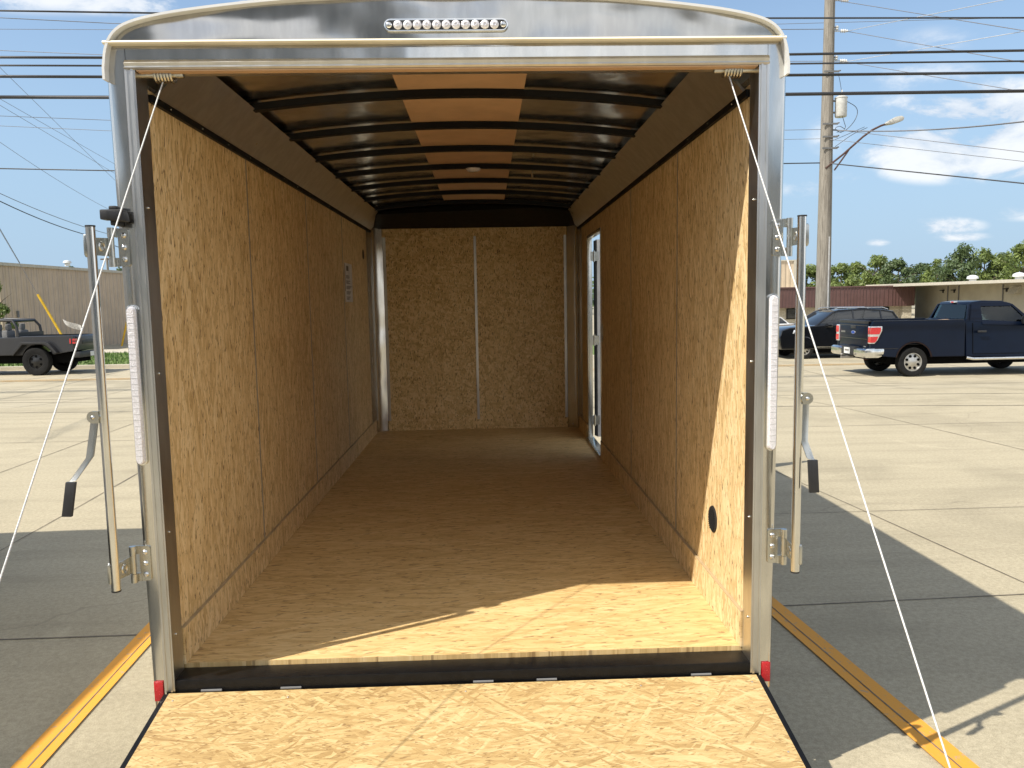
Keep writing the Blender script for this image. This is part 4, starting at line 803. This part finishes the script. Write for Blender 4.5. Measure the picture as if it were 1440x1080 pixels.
for p0, p1, ys, r, m_, sg, lab in (((0, 283), (128, 332), (26, 32), .018, 'wire_black', .1, 'black drop wire curving down towards the left lock bar'), ((0, 272), (152, 329), (26, 32), .012, 'wire_grey', .1, 'thin drop wire just above the black one at the left'), ((0, 200), (158, 297), (24, 34), .007, 'wire_grey', .1, 'faint wire slanting to the black door holdback'),
                                   ((3, 98), (160, 252), (24, 34), .007, 'wire_grey', 0, 'faint wire slanting from the upper left insulator'), ((0, 139), (160, 230), (24, 34), .007, 'wire_grey', 0, 'faint slanting wire beside the left post'), ((0, 148), (160, 243), (24, 34), .007, 'wire_grey', 0, 'lower faint slanting wire beside the left post'), ((0, 322), (28, 370), (28, 33), .012, 'wire_grey', 0, 'thin wire dropping to the corner of the tan building')):
    wire('slanting_wire', [p0, p1], ys, r, m_, lab, G4, (20, 0 if '28, 370' in str(p1) else 6), sg)

# ---------------------------------------------------------------- vehicles (x forward, origin on the ground)
def wheel(t_, x, y, r, wd, side, rim='rim_alloy', holes=8, hub=.055, rr=.62):
    mb = MB(); k = r * rr; mb.lathe([(k, -wd * .42), (r * .80, -wd * .5), (r * .95, -wd * .47), (r, -wd * .36), (r, wd * .36), (r * .95, wd * .47), (r * .80, wd * .5), (k, wd * .42)], (x, y, r), 'Y', 36, caps=False)
    w_ = mb.build('wheel', 'tyre', t_, smooth=40)
    f = side * wd * .36
    mb = MB(); mb.lathe([(k * 1.01, f * .5), (k * 1.01, f * 1.12), (k * .93, f * 1.12), (k * .86, f * .7), (k * .55, f * .85), (k * .35, f * 1.0), (k * .22, f * 1.12), (.0001, f * 1.15)], (x, y, r), 'Y', 36, caps=False); mb.mat(1)
    for i in range(holes):
        a = 2 * PI * (i + .5) / holes; cx, cz = x + math.cos(a) * k * .68, r + math.sin(a) * k * .68; mb.lathe([(k * .15, f * .5), (k * .15, f * .90 + side * .006)], (cx, y, cz), 'Y', 10)
    mb.build('rim', [rim, 'under_dark'], w_, smooth=35)
    return w_
def arch(cx, r, zc, z0, n=12, rev=False):          # points of a wheel opening from right to left along the sill height
    a0 = math.asin(max(-1, min(1, (z0 - zc) / r))); return [(cx + r * math.cos(a), zc + r * math.sin(a)) for a in [a0 + (PI - 2 * a0) * k / n for k in range(n + 1)]]
# navy pickup
yn_ = 17.0; xr = D2(1282, yn_ - CAM.y); W = 1.96
PK = empty('pickup_truck', (xr + .19, yn_ + W / 2 - .02, ZR), 'dark blue pickup truck with silver wheels driving right in the near lane', 'pickup truck')
zs = .50
bedout = [(-1.20, .62), (-1.17, 1.36), (-1.13, 1.42), (1.20, 1.42), (1.22, 1.38), (1.22, zs)] + [(x, z) for x, z in arch(-.09, .47, .42, zs)] + [(-.75, .52), (-1.1, .56)]
mb = MB()
for s in (-1, 1): mb.prism(bedout, lambda x, z: (x, s * (W / 2 - .04 * max(0, (z - 1.0) / .4)), z), lambda x, z: (x, s * (W / 2 - .17), z))
mb.box((1.14, -.83, .6), (1.215, .83, 1.415)); mb.box((-1.1, -.82, .80), (1.15, .82, .86)); mb.build('bed', 'paint_navy', PK, bevel=.018)
for s in (-1, 1):
    mb = MB(); ar = arch(-.09, .475, .42, zs, 16); ar2 = arch(-.09, .45, .42, zs, 16)
    mb.prism(ar + list(reversed(ar2)), lambda x, z: (x, s * (W / 2 + .008), z), lambda x, z: (x, s * (W / 2 - .03), z)); mb.build('wheel_arch', 'arch_rust', PK, smooth=40)
    mb = MB(); mb.prism([(-1.13, 1.421), (1.19, 1.421), (1.19, 1.435), (-1.13, 1.435)], lambda x, z: (x, s * (W / 2 - .045), z), lambda x, z: (x, s * (W / 2 - .165), z)); mb.build('rail_cap', 'black_plastic', PK, bevel=.005)
mb = MB(); mb.box((-.55, -.72, .3), (3.8, .72, .55)); mb.box((-1.0, -.5, .42), (-.55, .5, .56)); mb.box((-.75, -.80, .5), (.7, .80, .78)); mb.build('underbody', 'under_dark', PK)
mb = MB(); mb.tube([(-1.05, -.30, .43), (-.6, -.32, .45)], .035, 8); mb.build('exhaust_pipe', 'rust', PK)
mb = MB(); mb.box((-1.205, -.80, .66), (-1.13, .80, 1.43)); tg = mb.build('tailgate', 'paint_navy', PK, bevel=.02)
mb = MB(); mb.box((-1.222, -.80, 1.36), (-1.12, .80, 1.44)); mb.build('spoiler_lip', 'black_plastic', tg, bevel=.01)
mb = MB(); mb.box((-1.212, -.77, .96), (-1.204, .77, .972)); mb.box((-1.212, -.77, 1.30), (-1.204, .77, 1.31)); mb.build('crease', 'paint_black', tg)
mb = MB(); mb.box((-1.215, -.14, 1.22), (-1.206, .14, 1.30)); mb.build('tailgate_handle', 'black_plastic', tg, bevel=.004)
mb = MB(); mb.lathe([(.0001, -.008), (.11, -.008), (.115, 0)], (-1.2065, 0, 0), 'X', 24)
for i, v in enumerate(mb.v): mb.v[i] = Vector((v.x, v.y, v.z * .42 + 1.12))
mb.build('badge', 'rim_alloy', tg); mb = MB(); mb.lathe([(.0001, -.006), (.097, -.006), (.099, 0)], (-1.211, 0, 0), 'X', 24)
for i, v in enumerate(mb.v): mb.v[i] = Vector((v.x, v.y, v.z * .40 + 1.12))
simple('badge_blue', (.02, .06, .28), .3); mb.build('badge_field', 'badge_blue', tg)
mb = MB()
for k in range(5): mb.box((-1.211, .70 - k * .05, 1.10), (-1.206, .67 - k * .05, 1.145))
mb.build('model_lettering', 'rim_alloy', tg)
mb = MB()
for k in range(4): mb.box((-1.211, -.60 - k * .035, .76), (-1.206, -.58 - k * .035, .79))
mb.build('trim_lettering', 'rim_alloy', tg)
for s in (-1, 1):
    mb = MB(); pr = [(-1.215, .86), (-1.215, 1.30), (-.93, 1.30), (-.93, 1.19), (-1.04, .95), (-1.12, .86)]
    mb.prism(pr, lambda x, z: (x, s * (W / 2 + .006), z), lambda x, z: (x, s * (W / 2 - .16), z)); tl = mb.build('tail_light', 'lamp_clear', PK, bevel=.01)
    mb = MB(); pr = [(-1.222, 1.10), (-1.222, 1.27), (-.965, 1.27), (-.965, 1.19), (-1.0, 1.10)]; mb.prism(pr, lambda x, z: (x, s * (W / 2 + .012), z), lambda x, z: (x, s * (W / 2 - .14), z))
    pr = [(-1.222, .89), (-1.222, 1.04), (-1.03, 1.04), (-1.075, .93), (-1.12, .89)]; mb.prism(pr, lambda x, z: (x, s * (W / 2 + .012), z), lambda x, z: (x, s * (W / 2 - .14), z)); mb.build('red_lens', 'lamp_red', tl)
for s in (-1, 1):
    mb = MB(); mb.prism([(-1.32, .50), (-1.36, .55), (-1.36, .70), (-1.30, .74), (-.86, .74), (-.86, .56), (-1.0, .50)], lambda x, z: (x if x < -1 else x, s * (W / 2 + .0), z), lambda x, z: (min(x, -1.22), s * .36, z)); mb.build('rear_bumper', 'chrome', PK, bevel=.02)
mb = MB(); mb.box((-1.35, -.355, .53), (-1.18, .355, .76)); bc = mb.build('bumper_step', 'black_plastic', PK, bevel=.015)
mb = MB(); mb.box((-1.362, .02 - .16, .565), (-1.352, .02 + .16, .725)); pl_ = mb.build('licence_plate', 'cap_white', PK)
mb = MB(); mb.box((-1.3635, -.10, .63), (-1.362, .13, .68)); mb.build('plate_print', 'frame_steel', pl_)
mb = MB(); mb.box((-1.52, -.03, .44), (-1.2, .03, .50)); mb.sphere((-1.50, 0, .54), .035, 10); mb.build('tow_hitch', 'frame_steel', PK, smooth=50)
# cab
cx0, cx1 = 1.26, 2.95
lower = [(cx0, zs), (cx0, 1.40), (cx0 + .02, 1.44), (1.5, 1.38), (2.62, 1.30), (3.02, 1.27), (3.3, 1.26), (4.25, 1.20), (4.36, 1.12), (4.40, .56), (4.05, .50)] + arch(3.35, .47, .42, zs) + [(2.7, zs - .04)]
mb = MB(); mb.prism(lower, lambda x, z: (x, -W / 2 + .10 * max(0, (z - 1.0) / .4), z), lambda x, z: (x, W / 2 - .10 * max(0, (z - 1.0) / .4), z)); cb_ = mb.build('cab', 'paint_navy', PK, bevel=.02)
def gh(x, z): return W / 2 - .10 - .22 * (z - 1.38) / .5
mb = MB(); rfp = [(1.44, 1.80), (1.52, 1.865), (1.8, 1.90), (2.3, 1.885), (2.55, 1.82), (2.52, 1.785), (1.50, 1.79)]
mb.prism(rfp, lambda x, z: (x, -gh(x, z) - .01, z), lambda x, z: (x, gh(x, z) + .01, z)); mb.build('roof', 'paint_navy', PK, bevel=.02)
for s in (-1, 1):
    mb = MB()
    for q in ([(1.30, 1.40), (1.44, 1.82), (1.52, 1.82), (1.38, 1.40)], [(1.34, 1.40), (1.48, 1.82), (1.74, 1.82), (1.70, 1.36)], [(2.50, 1.82), (2.58, 1.80), (3.08, 1.28), (2.96, 1.28)]):
        mb.prism(q, lambda x, z: (x, s * (gh(x, z) + .008), z), lambda x, z: (x, s * (gh(x, z) - .06), z))
    mb.prism([(1.68, 1.30), (1.68, 1.41), (3.0, 1.33), (3.0, 1.24)], lambda x, z: (x, s * (gh(x, z) + .012), z), lambda x, z: (x, s * (gh(x, z) - .04), z))
    mb.prism([(1.70, 1.79), (2.54, 1.79), (2.54, 1.755), (1.70, 1.755)], lambda x, z: (x, s * (gh(x, z) + .006), z), lambda x, z: (x, s * (gh(x, z) - .05), z))
    mb.build('window_pillars', 'paint_navy', PK)
for s in (-1, 1):
    mb = MB(); mb.prism([(1.71, 1.36), (1.74, 1.77), (2.52, 1.77), (2.98, 1.30)], lambda x, z: (x, s * (gh(x, z) - .015), z), lambda x, z: (x, s * (gh(x, z) - .02), z)); mb.build('side_window', 'car_glass', PK)
    mb = MB(); mb.box((2.66, s * (W / 2 - .04), 1.30), (2.86, s * (W / 2 + .22), 1.50)); mb.build('mirror', 'black_plastic', PK, bevel=.03)
    mb = MB(); mb.box((1.52, s * (W / 2 + .0), 1.10), (1.74, s * (W / 2 + .035), 1.15)); mb.build('door_handle', 'black_plastic', PK, bevel=.01)
    mb = MB(); mb.prism([(1.42, .56), (1.44, 1.34), (1.45, 1.34), (1.43, .56)], lambda x, z: (x, s * (W / 2 + .003 - .10 * max(0, (z - 1.0) / .4)), z), lambda x, z: (x, s * (W / 2 - .05 - .10 * max(0, (z - 1.0) / .4)), z)); mb.box((1.43, s * (W / 2 + .003), .555), (2.9, s * (W / 2 - .03), .565)); mb.build('door_gap', 'under_dark', PK)
    mb = MB(); mb.tube([(1.25, s * (W / 2 + .02), .47), (1.4, s * (W / 2 + .06), .44), (2.8, s * (W / 2 + .06), .44), (2.95, s * (W / 2 + .02), .47)], .04, 10); mb.build('running_board', 'chrome', PK, smooth=50)
    mb = MB(); mb.box((-1.1, s * (W / 2 + .002), .725), (-.5, s * (W / 2 - .02), .735)); mb.build('body_crease', 'paint_black', PK)
mb = MB(); mb.hexa([(1.335, -.70, 1.44), (1.345, -.70, 1.44), (1.345, .70, 1.44), (1.335, .70, 1.44), (1.445, -.60, 1.80), (1.455, -.60, 1.80), (1.455, .60, 1.80), (1.445, .60, 1.80)]); mb.build('rear_window', 'car_glass', PK)
mb = MB(); mb.hexa([(2.98, -.78, 1.30), (2.99, -.78, 1.30), (2.99, .78, 1.30), (2.98, .78, 1.30), (2.52, -.64, 1.80), (2.53, -.64, 1.80), (2.53, .64, 1.80), (2.52, .64, 1.80)]); mb.build('windscreen', 'car_glass', PK)
mb = MB(); mb.box((1.43, -.11, 1.845), (1.50, .11, 1.885)); bl2 = mb.build('high_brake_light', 'lamp_clear', PK, bevel=.008); mb = MB(); mb.box((1.425, -.05, 1.85), (1.44, .05, 1.88)); mb.build('red_lens', 'lamp_red', bl2)
for y in (-.42, .42):
    mb = MB(); mb.box((1.50, y - .26, .9), (1.68, y + .26, 1.52)); mb.box((1.53, y - .13, 1.52), (1.63, y + .13, 1.68)); mb.build('seat', 'seat_grey', PK, bevel=.05)
mb = MB(); mb.box((2.65, -.8, 1.0), (3.05, .8, 1.29)); mb.build('dashboard', 'seat_grey', PK)
mb = MB(); mb.lathe([(.16, -.012), (.185, 0), (.16, .012)], (2.45, .42, 1.22), 'X', 20); mb.build('steering_wheel', 'black_plastic', PK)
mb = MB(); mb.hexa([(.3, -.5, 1.36), (1.0, -.62, 1.38), (1.05, -.35, 1.38), (.3, -.3, 1.36), (.3, -.5, 1.39), (1.0, -.62, 1.43), (1.05, -.35, 1.43), (.3, -.3, 1.39)]); o = mb.build('plank', 'plywood'); o.location = PK.location; tag(o, 'pale piece of lumber lying on top of the navy pickup bed side', 'lumber')
for s in (-1, 1):
    for x in (-.09, 3.35): wheel(PK, x, s * (W / 2 - .14), .375, .25, s, 'rim_alloy', 8)
    mb = MB(); mb.box((4.2, s * .62, .86), (4.39, s * .95, 1.10)); mb.build('headlight', 'lamp_clear', PK, bevel=.02)
# grey open top pickup
W = 1.87; GJ = empty('pickup_truck', (D2(43, 22.8 - CAM.y), 22.8 + W / 2, ZR), 'dark grey open top pickup with black wheels driving left past the tan building', 'pickup truck', rz=PI)
zs = .62; rJ = .425
out = [(-1.12, .72), (-1.16, 1.16), (-1.13, 1.20), (.52, 1.20), (.55, 1.17), (1.9, 1.17), (2.9, 1.17), (4.25, 1.10), (4.30, .70), (4.10, .62)] + arch(3.48, .52, .45, zs, 12) + arch(0, .50, .45, zs, 12) + [(-.7, .66)]
mb = MB(); mb.prism(out, lambda x, z: (x, W / 2 - .16, z), lambda x, z: (x, -W / 2 + .16, z)); mb.build('body', 'paint_grey', GJ, bevel=.02)
mb = MB(); mb.box((-1.06, -.66, 1.202), (.5, .66, 1.206)); mb.build('bed_floor', 'under_dark', GJ)
for s in (-1, 1):
    for cx in (0, 3.48):
        mb = MB(); o_ = [(cx + .76, .66), (cx + .60, .82), (cx + .40, 1.03), (cx - .34, 1.03), (cx - .46, .98), (cx - .70, .70), (cx - .64, .66), (cx - .40, .91), (cx - .30, .955), (cx + .36, .955), (cx + .54, .76), (cx + .68, .62)]
        mb.prism(o_, lambda x, z: (x, s * (W / 2 - .17), z), lambda x, z: (x, s * (W / 2 + .03), z)); mb.build('fender', 'black_plastic', GJ, bevel=.012)
        wheel(GJ, cx, s * (W / 2 - .13), rJ, .27, s, 'rim_black', 6, rr=.56)
    mb = MB(); mb.box((-1.185, s * (W / 2 - .155), .93), (-1.02, s * (W / 2 - .37), 1.12)); tl = mb.build('tail_light', 'black_plastic', GJ, bevel=.01)
    mb = MB(); mb.box((-1.195, s * (W / 2 - .148), 1.04), (-1.12, s * (W / 2 - .35), 1.10)); mb.box((-1.195, s * (W / 2 - .148), .95), (-1.12, s * (W / 2 - .35), 1.01)); mb.box((-1.07, s * (W / 2 - .148), .95), (-1.03, s * (W / 2 - .17), 1.10)); mb.build('red_lens', 'lamp_red', tl)
    mb = MB(); mb.tube([(.62, s * .68, 1.16), (.66, s * .66, 1.50), (.80, s * .62, 1.68), (1.75, s * .62, 1.72), (2.05, s * .64, 1.66), (2.5, s * .70, 1.2)], .045, 8); mb.tube([(1.62, s * .68, 1.16), (1.66, s * .62, 1.70)], .05, 8); mb.build('roll_bar', 'black_plastic', GJ, smooth=50)
    mb = MB(); mb.box((1.0, s * .38 - .23, .9), (1.18, s * .38 + .23, 1.38)); mb.box((1.03, s * .38 - .12, 1.38), (1.13, s * .38 + .12, 1.58)); mb.build('seat', 'seat_grey', GJ, bevel=.05)
    mb = MB(); mb.box((1.75, s * .38 - .23, .9), (1.93, s * .38 + .23, 1.36)); mb.box((1.78, s * .38 - .12, 1.36), (1.88, s * .38 + .12, 1.56)); mb.build('seat', 'seat_grey', GJ, bevel=.05)
mb = MB(); mb.tube([(.80, -.62, 1.67), (.80, .62, 1.67)], .04, 8); mb.tube([(1.70, -.62, 1.70), (1.70, .62, 1.70)], .04, 8); mb.build('roof_crossbar', 'black_plastic', GJ)
mb = MB(); mb.box((.58, -.72, 1.16), (.66, .72, 1.32)); mb.build('cab_back', 'black_plastic', GJ)
mb = MB(); mb.box((-1.20, -.62, .74), (-1.15, .62, 1.17)); tg = mb.build('tailgate', 'paint_grey', GJ, bevel=.015)
mb = MB(); mb.box((-1.215, -.35, .92), (-1.20, .35, 1.04)); mb.build('tailgate_recess', 'black_plastic', tg, bevel=.005)
mb = MB(); mb.box((-1.34, -.80, .52), (-1.12, .80, .70)); bp_ = mb.build('rear_bumper', 'black_plastic', GJ, bevel=.03); mb = MB(); mb.box((-1.355, -.15, .54), (-1.342, .15, .68)); mb.build('licence_plate', 'cap_white', GJ)
mb = MB(); mb.box((-1.0, -.55, .36), (4.0, .55, .66)); mb.build('underbody', 'under_dark', GJ)
mb = MB(); mb.hexa([(2.4, -.70, 1.17), (2.42, -.70, 1.17), (2.42, .70, 1.17), (2.4, .70, 1.17), (2.1, -.64, 1.70), (2.12, -.64, 1.70), (2.12, .64, 1.70), (2.1, .64, 1.70)]); mb.build('windscreen', 'car_glass', GJ)
mb = MB(); mb.box((4.28, -.6, .72), (4.33, .6, 1.08)); mb.build('grille', 'black_plastic', GJ)
GJ.scale = (1, 1, 1.04)
# torn paper tag flapping on the left lifting cable
a0_ = Vector((-.925, .04, 2.46)); d_ = at(-43, 935, -1.0) - a0_; q_ = a0_ + d_ * .528
mb = MB(); ks = []
for k in range(7):
    u = k / 6; wv = .006 * math.sin(u * 7); ks.append(mb.verts([q_ + Vector((-.001 - .048 * u, wv, .004 + .018 * u)), q_ + Vector((-.001 - .047 * u, wv + .003, -.008 + .022 * u * u))]))
for a, c in zip(ks, ks[1:]): mb.face((a, a + 1, c + 1, c))
o = mb.build('paper_tag', 'cable_white', smooth=60); tag(o, 'small torn white paper tag clinging to the left lifting cable', 'tag')
# cars with closed roofs
def car(name, label, cat, loc, rz, paint, W, low, archs, up, r, glass='dark_glass', group=None, rails=False, glazing=()):
    t_ = empty(name, loc, label, cat, group, rz); zs = low['sill']; pts = low['top'][:]
    for cx in archs: pts += arch(cx, r + .07, r + .01, zs, 12)
    pts += low['end']
    mb = MB(); mb.prism(pts, lambda x, z: (x, -W / 2 + .12 * max(0, (z - .75)) ** 1.3, z), lambda x, z: (x, W / 2 - .12 * max(0, (z - .75)) ** 1.3, z)); mb.build('body', paint, t_, bevel=.035)
    zb = min(z for x, z in up); zt_ = max(z for x, z in up)
    def hw(z): return W / 2 - .08 - .20 * (z - zb) / (zt_ - zb)
    mb = MB(); mb.prism(up, lambda x, z: (x, -hw(z), z), lambda x, z: (x, hw(z), z)); mb.build('windows', glass, t_, bevel=.02)
    top = [p for p in up if p[1] > zb + .01]
    ro = [(x, z + .012) for x, z in top] + [(x, z - .05) for x, z in reversed(top)]
    k0, k1 = top[0], top[-1]
    mb = MB(); rp_ = [p for p in top if p[1] > zt_ - .13]; mb.prism([(x, z + .015) for x, z in rp_] + [(x * .995, z - .035) for x, z in reversed(rp_)], lambda x, z: (x, -hw(z) - .012, z), lambda x, z: (x, hw(z) + .012, z)); mb.build('roof', paint, t_, bevel=.012)
    for s in (-1, 1):
        mb = MB(); ps = [up[0]] + top + [up[-1]]
        mb.tube([(x, s * (hw(z) + .0), z) for x, z in ps], .035, 6)
        for gx in glazing: mb.tube([(gx, s * hw(zb), zb), (gx + .02, s * hw(zt_ - .03), zt_ - .03)], .03, 6)
        mb.build('pillars', paint, t_, smooth=50)
        mb = MB(); mb.tube([(up[0][0], s * (hw(zb) + .01), zb + .01), (up[-1][0], s * (hw(zb) + .01), zb + .01)], .012, 6); mb.build('window_trim', 'chrome', t_)
        if rails:
            mb = MB(); mb.tube([(rp_[0][0] - .1, s * (hw(zt_) - .03), zt_ + .0), (rp_[0][0] - .25, s * (hw(zt_) - .03), zt_ + .06), (rp_[-1][0] + .35, s * (hw(zt_) - .03), zt_ + .05), (rp_[-1][0] + .15, s * (hw(zt_) - .03), zt_ - .02)], .018, 8); mb.build('roof_rail', 'chrome', t_, smooth=50)
        for cx in archs: wheel(t_, cx, s * (W / 2 - .12), r, .22, s, 'rim_alloy', 5 if not rails else 9)
    mb = MB(); mb.box((min(archs) - .3, -W / 2 + .15, .2), (max(archs) + .3, W / 2 - .15, .55)); mb.build('underbody', 'under_dark', t_)
    return t_
W = 1.92; zf_ = 23.3
SV = car('suv', 'black suv with silver roof rails coming left in the far lane', 'suv', (D2(1133, zf_ - CAM.y), zf_ + W / 2, ZR), PI, 'paint_black', W,
         dict(sill=.34, top=[(.86, .34), (.93, .50), (.93, .80), (.86, 1.02), (.55, 1.11), (-.45, 1.17), (-.7, 1.18), (-3.2, 1.22), (-3.72, 1.20), (-3.83, .9), (-3.85, .55), (-3.78, .36)], end=[]), [-2.85, 0],
         [(-.42, 1.14), (-.72, 1.34), (-1.12, 1.60), (-1.35, 1.67), (-2.3, 1.71), (-3.0, 1.67), (-3.4, 1.60), (-3.66, 1.19)], .36, rails=True, glazing=(-1.9, -2.95))
SV.scale = (.90, 1, .95)
for s in (-1, 1):
    mb = MB(); mb.hexa([(.40, s * (W / 2 + .004), .90), (.90, s * (W / 2 - .20), .86), (.80, s * (W / 2 - .4), .86), (.4, s * (W / 2 - .2), .90), (.34, s * (W / 2 + .002), 1.03), (.86, s * (W / 2 - .22), 1.0), (.76, s * (W / 2 - .4), 1.0), (.34, s * (W / 2 - .2), 1.03)]); mb.build('headlight', 'lamp_clear', SV, bevel=.01)
    mb = MB(); mb.box((-.98, s * (W / 2 - .06), 1.10), (-.80, s * (W / 2 + .14), 1.24)); mb.build('mirror', 'paint_black', SV, bevel=.03)
    mb = MB(); mb.box((.78, s * (W / 2 - .28), .48), (.92, s * (W / 2 - .14), .56)); mb.build('fog_light', 'lamp_clear', SV)
    mb = MB(); mb.box((-2.8, s * (W / 2 + .0), .40), (-.45, s * (W / 2 + .012), .43)); mb.build('sill_strip', 'chrome', SV)
    for x in (-1.72, -2.75):
        mb = MB(); mb.box((x - .1, s * (W / 2 - .02), .98), (x + .1, s * (W / 2 + .02), 1.01)); mb.build('door_handle', 'paint_black', SV)
mb = MB(); mb.box((.86, -.5, .58), (.945, .5, .82)); mb.build('grille', 'black_plastic', SV, bevel=.02)
def sedan(label, X, Y, rz, paint):
    return car('parked_car', label, 'car', (X, Y, -.965), rz, paint, 1.8, dict(sill=.28, top=[(3.5, .30), (3.55, .60), (3.45, .76), (2.3, .94), (-.6, .98), (-.95, .95), (-1.0, .5), (-.9, .3)], end=[]), [0, 2.7], [(2.35, .93), (1.55, 1.34), (1.2, 1.42), (.4, 1.43), (-.1, 1.36), (-.55, .97)], .32, group='cars parked across the street', glazing=(.8,))
sedan('white parked car behind the nose of the black suv', D2(1119, 50) - .95, 50.0 + CAM.y + .9, PI, 'paint_white')
sedan('silver parked car half hidden between black suv and navy pickup', D2(1262, 41) - 1.2, 41 + CAM.y, 0, 'paint_silver')
sedan('white parked car seen through the cab window of the navy pickup', D2(1413, 41) - 1.2, 41 + CAM.y, 0, 'paint_white')
